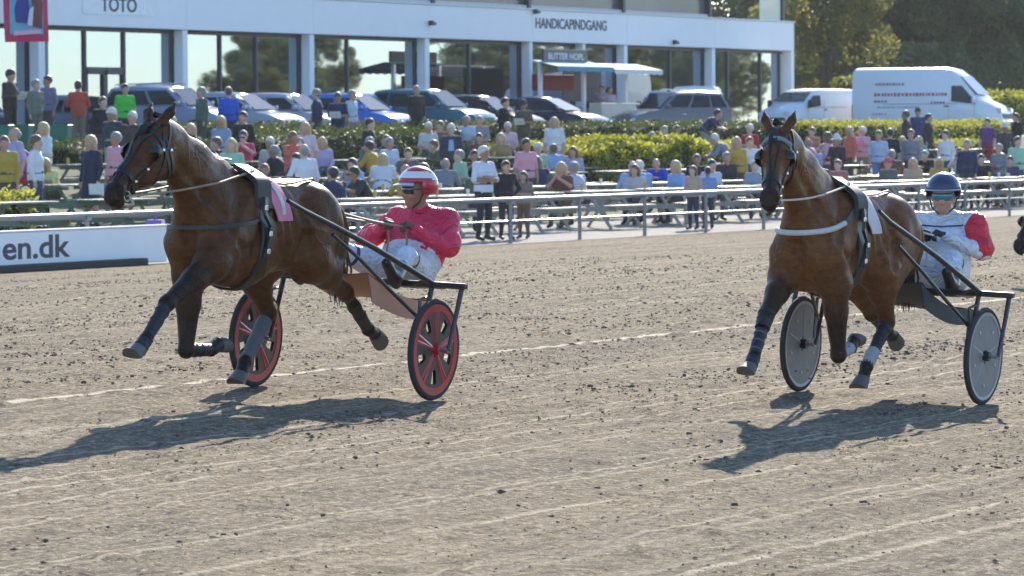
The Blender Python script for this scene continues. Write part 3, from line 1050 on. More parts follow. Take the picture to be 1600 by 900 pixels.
# ================================================================== HORSES
def coat_material(name, bay, red, dark):
    m = bpy.data.materials.new(name)
    m.use_nodes = True
    nt = m.node_tree
    L = nt.links.new
    p = nt.nodes['Principled BSDF']
    tc = nd(nt, 'ShaderNodeTexCoord')
    at_ = nd(nt, 'ShaderNodeAttribute', attribute_name='dark')
    n1 = nd(nt, 'ShaderNodeTexNoise', Scale=3.2, Detail=3.0)
    L(tc.outputs['Object'], n1.inputs['Vector'])
    a = nd(nt, 'ShaderNodeMix', data_type='RGBA')
    a.inputs[6].default_value = bay + (1,); a.inputs[7].default_value = red + (1,)
    L(n1.outputs['Fac'], a.inputs[0])
    n2 = nd(nt, 'ShaderNodeTexNoise', Scale=9.0, Detail=3.0)
    L(tc.outputs['Object'], n2.inputs['Vector'])
    ms = nd(nt, 'ShaderNodeMath', operation='MULTIPLY_ADD'); ms.inputs[1].default_value = .5; ms.inputs[2].default_value = -.25
    L(n2.outputs['Fac'], ms.inputs[0])
    s = nd(nt, 'ShaderNodeMath', operation='ADD', use_clamp=True)
    L(at_.outputs['Fac'], s.inputs[0]); L(ms.outputs[0], s.inputs[1])
    b = nd(nt, 'ShaderNodeMix', data_type='RGBA')
    b.inputs[7].default_value = dark + (1,)
    L(s.outputs[0], b.inputs[0]); L(a.outputs[2], b.inputs[6])
    # streaky hair, sweat and dust: irregular mottling of the coat itself
    mpa = nd(nt, 'ShaderNodeMapping'); mpa.inputs['Scale'].default_value = (9, 14, 22)
    L(tc.outputs['Object'], mpa.inputs[0])
    n5 = nd(nt, 'ShaderNodeTexNoise', Scale=1.3, Detail=5.0, Roughness=.7, Distortion=.8)
    L(mpa.outputs[0], n5.inputs['Vector'])
    mr5 = nd(nt, 'ShaderNodeMapRange'); mr5.inputs['From Min'].default_value = .30; mr5.inputs['From Max'].default_value = .70; mr5.inputs['To Min'].default_value = .55; mr5.inputs['To Max'].default_value = 1.5
    L(n5.outputs['Fac'], mr5.inputs[0])
    mul = nd(nt, 'ShaderNodeVectorMath', operation='SCALE')
    L(b.outputs[2], mul.inputs[0]); L(mr5.outputs[0], mul.inputs['Scale'])
    L(mul.outputs[0], p.inputs['Base Color'])
    p.inputs['Roughness'].default_value = .40
    p.inputs['Specular IOR Level'].default_value = .24
    p.inputs['Sheen Weight'].default_value = .0
    # short hair and veins
    mp = nd(nt, 'ShaderNodeMapping'); mp.inputs['Scale'].default_value = (40, 160, 60)
    L(tc.outputs['Object'], mp.inputs[0])
    n3 = nd(nt, 'ShaderNodeTexNoise', Scale=1.0, Detail=2.0)
    L(mp.outputs[0], n3.inputs['Vector'])
    n4 = nd(nt, 'ShaderNodeTexNoise', Scale=7.0, Detail=2.0, Distortion=.6)
    L(tc.outputs['Object'], n4.inputs['Vector'])
    b1 = nd(nt, 'ShaderNodeBump', Strength=.18, Distance=.004)
    b2 = nd(nt, 'ShaderNodeBump', Strength=.30, Distance=.02)
    p.inputs['Specular Tint'].default_value = (1.0, .72, .48, 1)
    L(n3.outputs['Fac'], b1.inputs['Height']); L(n4.outputs['Fac'], b2.inputs['Height'])
    # veins
    vo = nd(nt, 'ShaderNodeTexVoronoi', feature='DISTANCE_TO_EDGE', Scale=5.5)
    nw = nd(nt, 'ShaderNodeVectorMath', operation='MULTIPLY_ADD'); nw.inputs[1].default_value = (.25, .25, .25)
    nv = nd(nt, 'ShaderNodeTexNoise', Scale=6.0, Detail=2.0)
    L(tc.outputs['Object'], nv.inputs['Vector']); L(nv.outputs['Color'], nw.inputs[0]); L(tc.outputs['Object'], nw.inputs[2]); L(nw.outputs[0], vo.inputs['Vector'])
    vr = nd(nt, 'ShaderNodeMapRange', interpolation_type='SMOOTHSTEP'); vr.inputs['From Min'].default_value = .0; vr.inputs['From Max'].default_value = .05; vr.inputs['To Min'].default_value = 1; vr.inputs['To Max'].default_value = 0
    L(vo.outputs['Distance'], vr.inputs[0])
    vm = nd(nt, 'ShaderNodeMath', operation='MULTIPLY')
    vk = nd(nt, 'ShaderNodeMapRange'); vk.inputs['From Min'].default_value = .45; vk.inputs['From Max'].default_value = .6
    L(n1.outputs['Fac'], vk.inputs[0]); L(vr.outputs[0], vm.inputs[0]); L(vk.outputs[0], vm.inputs[1])
    b3 = nd(nt, 'ShaderNodeBump', Strength=.35, Distance=.012)
    L(vm.outputs[0], b3.inputs['Height'])
    b4 = nd(nt, 'ShaderNodeBump', Strength=.5, Distance=.05)
    n6 = nd(nt, 'ShaderNodeTexNoise', Scale=4.2, Detail=1.5, Distortion=.9)
    L(tc.outputs['Object'], n6.inputs['Vector']); L(n6.outputs['Fac'], b4.inputs['Height'])
    L(b4.outputs[0], b3.inputs['Normal']); L(b3.outputs[0], b2.inputs['Normal'])
    L(b2.outputs[0], b1.inputs['Normal']); L(b1.outputs[0], p.inputs['Normal'])
    rr = nd(nt, 'ShaderNodeMapRange'); rr.inputs['To Min'].default_value = .36; rr.inputs['To Max'].default_value = .56
    L(n2.outputs['Fac'], rr.inputs[0]); L(rr.outputs[0], p.inputs['Roughness'])
    return m


LEATHER = M('black_leather', (.014, .013, .014), .42, .3, 20)
NYLON = M('black_webbing', (.02, .02, .022), .6, .3, 20)
WHITE_W = M('white_webbing', (.62, .60, .57), .6, .15, 20)
METAL = M('bright_buckle', (.6, .6, .6), .25, .1, metal=1.0)
HOOF = M('hoof_horn', (.10, .095, .09), .6, .4, 14, .3)
EYE_M = M('dark_eye', (.008, .006, .005), .08, .1)
NECKROLL = M('sheepskin_white', (.60, .58, .56), .95, .2, 30, .8, bscale=90)


def V3(*a): return Vector(a)


def horse(name, label, loc, P, coat, extra):
    """P: joints in the animal's own frame, +x forward, +y its left, z above ground"""
    root = thing(name, label, 'horse', loc, math.pi)
    S = Sdf((-1.5, -.48, .03), (2.05, .48, 2.2), .0125)
    A0 = S.add
    # trunk
    A0((.42, 0, 1.165), (-.30, 0, 1.20), .315, .275, .0, sc=.80)
    A0((.50, 0, 1.36), (.12, 0, 1.385), .135, .115, .12, sc=.75)
    A0((.12, 0, 1.37), (-.48, 0, 1.36), .125, .14, .12, sc=1.15)
    A0((.58, 0, 1.09), (.25, 0, 1.0), .20, .17, .12)
    for s in (-1, 1):
        A0((-.48, s * .105, 1.27), (-.60, s * .10, 1.22), .20, .18, .10, sc=.9)
        A0((-.66, s * .10, 1.18), (-.74, s * .105, 1.02), .15, .115, .08)
        A0((-.28, s * .17, 1.18), (-.2, s * .16, 1.06), .13, .12, .12)
    A0((-.74, 0, 1.30), (-.84, 0, 1.20), .055, .04, .05, dark=.7)
    # chest
    for s in (-1, 1):
        A0((.34, s * .12, 1.40), (.70, s * .135, 1.13), .105, .125, .055)
        A0((.74, s * .085, 1.08), (.62, s * .08, .95), .125, .10, .06)
    A0((.62, 0, 1.15), (.70, 0, 1.28), .20, .19, .10, dark=.15)
    # neck
    nb, n1, n2, poll = P['neck']
    A0(nb, n1, .265, .188, .14, sc=.55)
    A0(n1, n2, .190, .126, .06, sc=.55, dark=.15)
    c = P['crest']
    for a_, b_ in zip(c[:-1], c[1:]):
        A0(a_, b_, .075, .06, .09, sc=.7)
    # legs
    hoofs = []
    for side, s in (('L', 1), ('R', -1)):
        E, K, Fk, T = [Vector(q) for q in P[side + 'F']]
        sh = Vector((.70, s * .14, 1.12))
        A0(sh, E, .125, .105, .07, dark=.25)
        A0(E + V3(-.04, 0, .02), E, .10, .09, .05)
        mid = E.lerp(K, .38)
        A0(E, mid, .102, .080, .05, dark=.6)
        A0(mid, K, .080, .047, .03, dark=.9)
        A0(K, ra=.054, k=.025, dark=.9)
        A0(K, Fk, .040, .034, .02, dark=1)
        A0(Fk, ra=.044, k=.02, dark=1)
        C_ = Fk.lerp(T, .50)
        A0(Fk, C_, .037, .044, .02, dark=1)
        hoofs.append((C_, T, Fk))
        St, Hk, Fk, T = [Vector(q) for q in P[side + 'H']]
        hip = Vector((-.50, s * .13, 1.22))
        A0(hip, St, .20, .145, .09, sc=.85)
        A0(hip + V3(-.17, 0, -.10), Hk.lerp(St, .62) + V3(-.06, 0, .03), .135, .10, .08)
        mid = St.lerp(Hk, .42)
        A0(St, mid, .14, .092, .05)
        A0(mid, Hk, .09, .050, .04, dark=.35)
        back = (Hk - St).normalized()
        A0(Hk, ra=.054, k=.02, dark=.8)
        ax = (Hk - Fk).normalized()
        A0(Hk + ax * .055 + V3(-.02, 0, 0), Hk, .030, .045, .03, dark=.8)
        A0(mid, Hk + ax * .055 + V3(-.02, 0, 0), .035, .022, .03, dark=.5)
        A0(Hk, Fk, .044, .037, .02, dark=1)
        A0(Fk, ra=.046, k=.02, dark=1)
        C_ = Fk.lerp(T, .50)
        A0(Fk, C_, .039, .045, .02, dark=1)
        hoofs.append((C_, T, Fk))
    # head: own frame, x down the face, z out of the forehead
    muz, yaw = P['muzzle'], P['yaw']
    poll = Vector(poll)
    u = (Vector(muz) - poll).normalized()
    u = Matrix.Rotation(yaw, 3, 'Z') @ u
    lat = Matrix.Rotation(yaw, 3, 'Z') @ Vector((0, 1, 0))
    w = u.cross(lat).normalized()
    if w.z < 0 and w.x < 0: w = -w
    lat = w.cross(u)
    HR = [[u[i], lat[i], w[i]] for i in range(3)]
    fr = (HR, list(poll))
    hs = P.get('head_scale', 1.0)
    H = lambda x, y, z: poll + u * (x * hs) + lat * (y * hs) + w * (z * hs)
    trunk_add, trunk_sub = S.add, S.sub

    def A(a, b=None, ra=.1, rb=None, k=.03, fr=None, **kw):
        if fr is not None:
            a = tuple(v * hs for v in a)
            b = None if b is None else tuple(v * hs for v in b)
            ra *= hs
            rb = None if rb is None else rb * hs
        trunk_add(a, b, ra, rb, k, fr=fr, **kw)

    def SUB(a, b, ra, rb, k, fr):
        trunk_sub(tuple(v * hs for v in a), tuple(v * hs for v in b), ra * hs, rb * hs, k, fr=fr)
    A((.00, 0, -.055), (.17, 0, -.045), .092, .100, .05, sc=.86, fr=fr, dark=.1)
    A((.16, 0, -.01), (.40, 0, -.015), .066, .050, .05, sc=1.0, fr=fr, dark=.25)
    A((.40, 0, -.02), (.52, 0, -.03), .052, .056, .04, sc=.95, fr=fr, dark=.6)
    for s in (-1, 1):
        A((.12, s * .040, -.15), (.27, s * .034, -.115), .092, .066, .04, sc=.55, fr=fr, dark=.15)
        A((.17, s * .070, -.005), (.23, s * .066, -.012), .032, .026, .03, fr=fr, dark=.3)
        A((.24, s * .05, -.05), (.40, s * .036, -.045), .028, .018, .03, fr=fr, dark=.3)
        A((.53, s * .032, -.012), (.575, s * .034, -.03), .034, .030, .025, fr=fr, dark=.9)
    A((.27, 0, -.115), (.53, 0, -.095), .052, .032, .04, sc=.8, fr=fr, dark=.4)
    A((.55, 0, -.035), (.585, 0, -.055), .056, .046, .03, sc=1.0, fr=fr, dark=1)
    A((.56, 0, -.10), (.575, 0, -.10), .034, .030, .02, sc=1.1, fr=fr, dark=1)
    for s in (-1, 1):
        SUB((.585, s * .048, -.020), (.565, s * .060, -.010), .013, .010, .008, fr=fr)
        SUB((.56, s * .05, -.078), (.50, s * .05, -.075), .006, .005, .006, fr=fr)
        e0, e1 = P['ear']
        A((e0[0], s * e0[1], e0[2]), (e1[0] * .5 + e0[0] * .5, s * (e1[1] * .5 + e0[1] * .5 + .01), e1[2] * .5 + e0[2] * .5), .030, .030, .02, fr=fr, dark=.4)
        A((e1[0] * .5 + e0[0] * .5, s * (e1[1] * .5 + e0[1] * .5 + .01), e1[2] * .5 + e0[2] * .5), (e1[0], s * e1[1], e1[2]), .030, .007, .015, fr=fr, dark=.75)
        SUB((e0[0] + .02, s * (e0[1] + .012), e0[2] + .035), (e1[0] * .7 + e0[0] * .3 + .01, s * (e1[1] * .7 + e0[1] * .3 + .012), e1[2] * .7 + e0[2] * .3 + .03), .022, .010, .01, fr=fr)
    # muscle grooves pressed into the finished surface
    def ysurf(x, z, s):
        i, k = int(round((x - S.lo[0]) / S.h)), int(round((z - S.lo[2]) / S.h))
        ins_ = np.nonzero(S.D[i, :, k] < 0)[0]
        if len(ins_) == 0: return None
        j = ins_[-1] if s > 0 else ins_[0]
        return S.lo[1] + S.h * j
    def groove(path_, r, dep=.5, k=.035):
        for s in (-1, 1):
            pp = []
            for x, z in path_:
                y = ysurf(x, z, s)
                if y is not None: pp.append((x, y + s * r * (1 - dep), z))
            for a_, b_ in zip(pp[:-1], pp[1:]):
                trunk_sub(a_, b_, r, r, k)
    groove([(.30, 1.42), (.35, 1.28), (.42, 1.14), (.48, 1.02)], .032, .45)
    groove([(.50, 1.46), (.64, 1.33), (.76, 1.20)], .030, .40)
    groove([(.70, 1.12), (.58, 1.06), (.50, 1.09)], .026, .45)
    for xr in (.16, .06, -.04, -.14):
        groove([(xr, 1.30), (xr - .02, 1.16), (xr - .05, 1.03)], .022, .22, .03)
    groove([(-.22, 1.36), (-.27, 1.26)], .055, .35)
    groove([(-.64, 1.30), (-.67, 1.14), (-.62, 1.00)], .030, .42)
    groove([(-.16, 1.14), (-.10, 1.00)], .045, .35)
    groove([(n2[0] - .03, n2[2] - .09), (n1[0] + .05, n1[2] - .09), (.76, 1.30)], .030, .42)
    trunk_sub((.885, 0, 1.16), (.86, 0, .98), .04, .04, .04)
    # throat join
    A(n2, H(.10, 0, -.13), .13, .09, .07, sc=.58)
    me, Vv, Ff = S.mesh('body', coat, by_tag=False)
    body = link(bpy.data.objects.new('body', me), root)
    bvh = BVHTree.FromPolygons([tuple(v) for v in Vv], [tuple(f) for f in Ff])

    # hooves
    for C_, T, Fk in hoofs:
        d = (T - C_).normalized()
        pas = (C_ - Fk).normalized()
        lat_ = Vector((0, 1, 0))
        f_ = lat_.cross(pas).normalized()          # towards toe side or heel side
        if f_.dot(d) < 0 or True:
            # toe side is the front of the pastern
            f_ = pas.cross(lat_).normalized()
            if P.get('flip'): f_ = -f_
        L_ = max(.075, (T - C_).length)
        rings = []
        for t, r, sh_ in ((-.012, .040, 0), (.0, .050, .002), (.35, .055, .010), (1.0, .064, .026)):
            ring = []
            for j in range(16):
                a = 2 * math.pi * j / 16
                ca = math.cos(a)
                ll = L_ * t * (1 if ca > 0 else 1 - .38 * abs(ca) * t)
                ring.append(C_ + pas * ll + f_ * (ca * r * (1.08 if ca > 0 else .9) + sh_) + lat_ * math.sin(a) * r)
            rings.append(ring)
        MB().loft(rings).build('hoof', HOOF, root, True, 50)
    # eyes
    for s in (-1, 1):
        c = H(.195, s * .086, -.012)
        mb = MB()
        rings = [[c + (u * math.cos(a) + w * math.sin(a)) * (.020 * math.cos(b)) + lat * (s * .014 * math.sin(b)) for a in np.linspace(0, 2 * math.pi, 10, endpoint=False)] for b in (-.6, 0, .5, 1.0, 1.4)]
        mb.loft(rings).build('eye', EYE_M, root, True, 180)

    def ring(o, a, b, n=40, lift=.004, a0=0, a1=2 * math.pi, closed=True):
        pts, nr = [], []
        o, a, b = Vector(o), Vector(a).normalized(), Vector(b).normalized()
        for i in range(n):
            t = a0 + (a1 - a0) * i / (n if closed else n - 1)
            d = a * math.cos(t) + b * math.sin(t)
            hit = bvh.ray_cast(o, d)
            if hit[0] is None:
                continue
            pts.append(hit[0] + d * lift); nr.append(d)
        return pts, nr

    def surf(p, lift=.006):
        q = bvh.find_nearest(Vector(p))
        n_ = q[1]
        if n_.dot(Vector(p) - q[0]) < 0: n_ = -n_ if (Vector(p) - q[0]).length > .002 else n_
        return q[0] + n_ * lift, n_

    # ---- harness (parts of the harnessed animal)
    gx = P['girth_x']
    har = MB()
    pts, nr = ring((gx, 0, 1.18), (0, 1, .0), (-.10, 0, 1), 56, .006)
    har.ribbon(pts, nr, .10, .016, closed=True)
    h = har.build('surcingle', LEATHER, root)
    pd = MB()
    for s in (-1, 1):
        pts, nr = ring((gx, 0, 1.18), (0, s, 0), (-.05, 0, 1), 16, .022, .55, 1.45, False)
        pd.ribbon(pts, nr, .19, .03)
    pd.build('saddle_pad', NYLON, root, True)
    for s in (-1, 1):
        p0, n_ = surf((gx, s * .14, 1.53), .03)
        tr = MB()
        tr.tube([p0 - V3(0, 0, .01)] + [p0 + V3(.018 * math.sin(a), 0, .022 - .018 * math.cos(a)) for a in np.linspace(0, 2 * math.pi, 10)], .005, 5)
        tr.build('terret', METAL, root)
    # shaft loop and long buckle billet hanging at the near girth
    for s in (-1, 1):
        pts, nr = [], []
        for i in range(12):
            p0, n_ = surf((gx - .02 + .05 * i / 11, s * .5, 1.45 - .5 * i / 11), .03)
            pts.append(p0); nr.append(n_)
        MB().ribbon(pts, nr, .055, .02).build('girth_billet', LEATHER, root)
    # number cloth
    nc = extra['cloth']
    cb = MB()
    for s in (-1, 1):
        grid = []
        for i in range(9):
            row = []
            for j in range(6):
                x = gx - .10 - .20 * j / 5 + (i / 8) * nc.get('slant', 0)
                zt, zb = 1.56, nc['bottom']
                z = zt + (zb - zt) * i / 8
                hit = bvh.ray_cast(Vector((x, s * .6, z)), Vector((0, -s, 0)))
                if hit[0] is None:
                    hit = bvh.find_nearest(Vector((x, s * .1, z)))
                row.append(Vector(hit[0]) + V3(0, s * (.022 + .006 * math.sin(j * 1.4 + i)), .012))
            grid.append(row)
        Vg = [q for r_ in grid for q in r_]
        Fg = [(i * 6 + j, i * 6 + j + 1, (i + 1) * 6 + j + 1, (i + 1) * 6 + j) for i in range(8) for j in range(5)]
        cb.add(Vg, Fg)
        cb.add([q + V3(0, -s * .006, -.002) for q in Vg], [f[::-1] for f in Fg])
        if s == 1 and nc.get('digit'):
            gr = grid
    nco = cb.build('number_cloth', nc['mat'], root, True, 60)
    if nc.get('digit'):
        d = MB()
        q = [gr[i][2].lerp(gr[i][3], .5) + V3(0, .006, 0) for i in range(2, 8)]
        d.ribbon(q, [V3(0, 1, .2)] * len(q), .045, .004)
        d.ribbon([q[0], q[0] + V3(.055, 0.002, -.055)], [V3(0, 1, .2)] * 2, .03, .004)
        d.build('digit', WHITE_W, nco)
    # back straps to the tail, reins keeper
    bs = MB()
    pts, nr = [], []
    for i in range(18):
        x = gx - .1 + (-.82 - gx + .1) * i / 17
        hit = bvh.ray_cast(Vector((x, 0, 1.9)), Vector((0, 0, -1)))
        if hit[0]:
            pts.append(hit[0] + V3(0, 0, .006)); nr.append(V3(0, 0, 1))
    bs.ribbon(pts, nr, .03, .008)
    bs.build('back_strap', LEATHER, root)
    # breast collar
    bc = extra['breast']
    mb = MB()
    pts, nr = [], []
    for i in range(41):
        t = -1 + 2 * i / 40
        ang = t * 2.15
        d = Vector((math.cos(ang), math.sin(ang), 0))
        z = bc['z'] + bc['rise'] * (1 - math.cos(ang)) * .5 + bc.get('sag', 0) * min(ang * ang, 1.6)
        hit = bvh.ray_cast(Vector((.40, 0, z)) + Vector((0, 0, 0)), d)
        if hit[0]:
            pts.append(hit[0] + d * bc['lift']); nr.append(d)
    if bc['round']:
        kk = len(pts)
        lo_, hi_ = int(kk * .25), int(kk * .73)
        mb.tube(pts[lo_:hi_], bc['r'], 8)
        MB().ribbon([q - n_ * .014 for q, n_ in zip(pts, nr)], nr, .035, .008).build('collar_strap', LEATHER, root, True, 60)
    else:
        mb.ribbon(pts, nr, .030, .010)
    mb.build('breast_collar', bc['mat'], root, True, 60)
    # bridle
    br = MB()
    def hring(x, tilt, w_, lift=.004, t=.005, zc=-.06):
        o = H(x, 0, zc)
        a_ = lat
        b_ = (w * math.cos(tilt) + u * math.sin(tilt))
        p_, n_ = ring(o, a_, b_, 36, lift)
        br.ribbon(p_, n_, w_, t, closed=True)
    hring(.43, .0, .030)
    hring(.10, -.25, .028)
    hring(.06, -1.05, .026, zc=-.07)
    def path(pp, w_=.022, t=.005, lift=.004):
        P_, N_ = [], []
        for a_, b_ in zip(pp[:-1], pp[1:]):
            for i in range(6):
                q = Vector(a_).lerp(Vector(b_), i / 6)
                r_, n_ = surf(q, lift)
                P_.append(r_); N_.append(n_)
        r_, n_ = surf(pp[-1], lift); P_.append(r_); N_.append(n_)
        br.ribbon(P_, N_, w_, t)
    for s in (-1, 1):
        path([H(.02, s * .10, .02), H(.12, s * .13, -.05), H(.30, s * .10, -.06), H(.44, s * .09, -.06), H(.52, s * .08, -.07)])
        path([H(.02, s * .07, .06), H(.15, s * .05, .10), H(.34, s * .03, .09), H(.50, s * .015, .08)], .016)
        path([H(.05, s * .11, -.03), H(.08, s * .13, -.16), H(.14, s * .05, -.30)], .02)
    br.build('bridle', LEATHER, root)
    # blinker cups
    for s in (-1, 1):
        mb = MB()
        c = H(.195, s * .090, -.012)
        rings = []
        for b_ in np.linspace(0, .95, 6):
            r_ = .030 + .034 * math.sin(b_ * 1.5)
            cc = c + lat * (s * (.046 * (1 - b_) + .000))
            rings.append([cc + (u * math.cos(a) * 1.0 + w * math.sin(a) * .95) * r_ for a in np.linspace(math.pi * .22, math.pi * 1.78, 16)])
        # cup open towards the muzzle
        Vc = [q for r_ in rings for q in r_]
        Fc = [(i * 16 + j, i * 16 + j + 1, (i + 1) * 16 + j + 1, (i + 1) * 16 + j) for i in range(5) for j in range(15)]
        Fc.append(tuple(range(15, -1, -1)))
        mb.add(Vc, Fc)
        mb.build('blinker', LEATHER, root, True, 60)
    # buckles
    for s in (-1, 1):
        for hx, hy, hz in ((.43, .09, -.06), (.30, .10, -.06), (.12, .13, -.05), (.06, .12, -.10)):
            c, n_ = surf(H(hx, s * hy, hz), .010)
            MB().box(c, (.022, .022, .022), bev=.005).build('buckle', METAL, root)
        for zz in (1.36, 1.18, 1.02):
            c, n_ = surf((gx + .03, s * .5, zz), .052)
            MB().box(c, (.04, .012, .035), bev=.005).build('buckle', METAL, root)
    # pale chin strap under the jaw
    mb = MB()
    cs = [H(.525, -.075, -.085), H(.50, -.05, -.155), H(.49, 0, -.17), H(.50, .05, -.155), H(.525, .075, -.085)]
    mb.tube(cs, .008, 6)
    mb.build('chin_strap', WHITE_W, root, True)
    # bit rings
    bits = []
    for s in (-1, 1):
        c, n_ = surf(H(.525, s * .09, -.085), .008)
        bits.append(c)
        MB().tube([c + (u * math.cos(a) + w * math.sin(a)) * .032 for a in np.linspace(0, 2 * math.pi, 14, endpoint=False)], .005, 6, closed=True).build('bit_ring', METAL, root, True)
    if extra.get('brow'):
        mb = MB()
        o = H(.085, 0, -.02)
        p_, n_ = ring(o, lat, w, 20, .012, .15, math.pi - .15, False)
        mb.tube(p_, .017, 8)
        mb.build('brow_roll', extra['brow'], root, True)
    # overcheck from head to saddle
    o0 = surf(H(.0, 0, .06), .01)[0]
    o1 = surf((gx, 0, 1.7), .05)[0]
    mid = o0.lerp(o1, .55) + V3(0, 0, .06)
    mb = MB()
    cr = [Vector(q) + V3(0, 0, .085) for q in reversed(P['crest'])]
    mb.tube([o0] + [q.lerp(mid, .15) for q in cr[1:-1]] + [o1], .007, 6)
    mb.build('overcheck', extra.get('check_mat', LEATHER), root, True)
    # reins to the terrets
    ends = []
    for s, b0 in zip((-1, 1), bits):
        t0 = surf((gx, s * .14, 1.53), .03)[0] + V3(0, 0, .022)
        mb = MB()
        rp = []
        for i in range(13):
            q = b0.lerp(t0, i / 12) + V3(0, 0, -.03 * math.sin(i / 12 * math.pi))
            hit = bvh.ray_cast(Vector((q.x, s * .8, q.z)), Vector((0, -s, 0)))
            if hit[0] is not None and abs(hit[0].y) + .018 > abs(q.y) and 0 < i < 12:
                q = Vector((q.x, hit[0].y + s * .018, q.z))
            rp.append(q)
        mb.tube(rp, .0075, 6)
        mb.build('front_rein', extra.get('rein_mat', NYLON), root, True)
        ends.append(t0)
    # mane: short dark locks along the crest
    mb = MB()
    rr = random.Random(5)
    cr = [Vector(q) for q in P['crest']]
    for i in range(70):
        t = i / 70 * (len(cr) - 1)
        a_ = cr[int(t)].lerp(cr[min(int(t) + 1, len(cr) - 1)], t - int(t))
        q = bvh.ray_cast(a_ + V3(0, 0, .5), V3(0, 0, -1))
        b0 = (q[0] if q[0] else a_)
        sd = extra.get('mane_side', -1)
        l_ = rr.uniform(.06, .13)
        mb.tube([b0 - V3(0, 0, .01), b0 + V3(rr.uniform(-.02, .02), sd * l_ * .55, .03), b0 + V3(rr.uniform(-.06, .0), sd * l_ * 1.0, -l_ * .5)], [.012, .010, .002], 5)
    # forelock
    for i in range(9):
        s_ = rr.uniform(-.03, .03)
        mb.tube([H(-.01, s_, .05), H(.06, s_ * 1.3, .075), H(.15 + rr.uniform(-.03, .04), s_ * 1.4, .07)], [.010, .008, .002], 5)
    tag(mb.build('mane', M('horse_hair', (.02, .016, .014), .5, .3, 20), root, True), kind='stuff')
    # tail
    mb = MB()
    tl = extra.get('tail', [(-.84, 0, 1.22), (-.97, 0, 1.10), (-1.02, 0, .90), (-1.06, 0, .66)])
    for i in range(46):
        o_ = Vector((rr.uniform(-.03, .03), rr.uniform(-.035, .035), rr.uniform(-.02, .02)))
        sp = rr.uniform(.6, 2.0)
        mb.tube([Vector(tl[0]) + o_ * .4, Vector(tl[1]) + o_ * sp, Vector(tl[2]) + o_ * sp * 1.3, Vector(tl[3]) + o_ * sp + V3(rr.uniform(-.05, .05), 0, rr.uniform(-.02, .14))], [.012, .012, .010, .002], 4)
    tag(mb.build('tail', MATS['horse_hair'], root, True), kind='stuff')

    def boot(a, b, t0, t1, r0, r1, mat, nm='leg_boot', strap=None):
        a, b = Vector(a), Vector(b)
        p_ = [a.lerp(b, t0 + (t1 - t0) * i / 6) for i in range(7)]
        bulge = [(r0 + (r1 - r0) * i / 6) * .92 + .0025 * math.sin(i * 2.2) for i in range(7)]
        o_ = MB().tube(p_, bulge, 12).build(nm, mat, root, True, 50)
        if strap:
            mb_ = MB()
            for i in (1, 3, 5):
                d_ = (b - a).normalized() * .006
                mb_.tube([p_[i] - d_, p_[i] + d_], bulge[i] + .0025, 12)
            mb_.build('boot_strap', strap, o_)
        return o_
    return root, dict(bvh=bvh, ends=ends, boot=boot, surf=surf, H=H)


def horse_loc(ax, ym, centre):
    return (ax - centre, ym, ground_z(ym) - .04)


# left sulky axle X, middle plane Y; the same for the right one
AXL, YML = 25.41, 14.60
AXR, YMR = 28.24, 11.74

POSE_L = dict(
    LF=[(.86, .15, .98), (1.31, .10, .75), (1.53, .08, .53), (1.665, .07, .415)],
    RF=[(.62, -.16, .90), (.70, -.14, .42), (.43, -.12, .41), (.27, -.11, .47)],
    RH=[(-.12, -.17, .97), (-.36, -.15, .62), (.00, -.12, .31), (.115, -.11, .155)],
    LH=[(-.36, .17, .97), (-.86, .16, .74), (-1.22, .13, .475), (-1.42, .12, .41)],
    neck=[(.44, 0, 1.27), (.82, 0, 1.53), (1.16, 0, 1.735), (1.265, 0, 1.845)],
    crest=[(.30, 0, 1.46), (.55, 0, 1.56), (.82, 0, 1.66), (1.06, 0, 1.765), (1.22, 0, 1.83)],
    muzzle=(1.73, 0, 1.485), yaw=-.05, head_scale=1.08, ear=[(-.02, .050, .045), (-.17, .085, .075)], girth_x=.34)
POSE_R = dict(
    RF=[(.74, -.16, .95), (1.09, -.15, .68), (1.30, -.14, .43), (1.43, -.135, .31)],
    LF=[(.62, .16, .90), (.54, .15, .41), (.28, .13, .45), (.14, .12, .535)],
    LH=[(-.12, .17, .97), (-.30, .16, .60), (.02, .14, .31), (.13, .13, .145)],
    RH=[(-.34, -.17, .97), (-.76, -.15, .64), (-1.0, -.13, .50), (-1.16, -.12, .44)],
    neck=[(.44, 0, 1.27), (.80, 0, 1.55), (1.10, 0, 1.79), (1.20, 0, 1.915)],
    crest=[(.30, 0, 1.46), (.54, 0, 1.58), (.78, 0, 1.70), (1.00, 0, 1.82), (1.15, 0, 1.89)],
    muzzle=(1.60, 0, 1.50), yaw=.26, ear=[(-.02, .055, .04), (-.17, .105, .06)], girth_x=.36)

BAY_D = coat_material('dark_bay_coat', (.058, .022, .0085), (.130, .053, .019), (.012, .010, .011))
BAY_R = coat_material('red_bay_coat', (.105, .038, .0145), (.190, .078, .029), (.018, .014, .013))

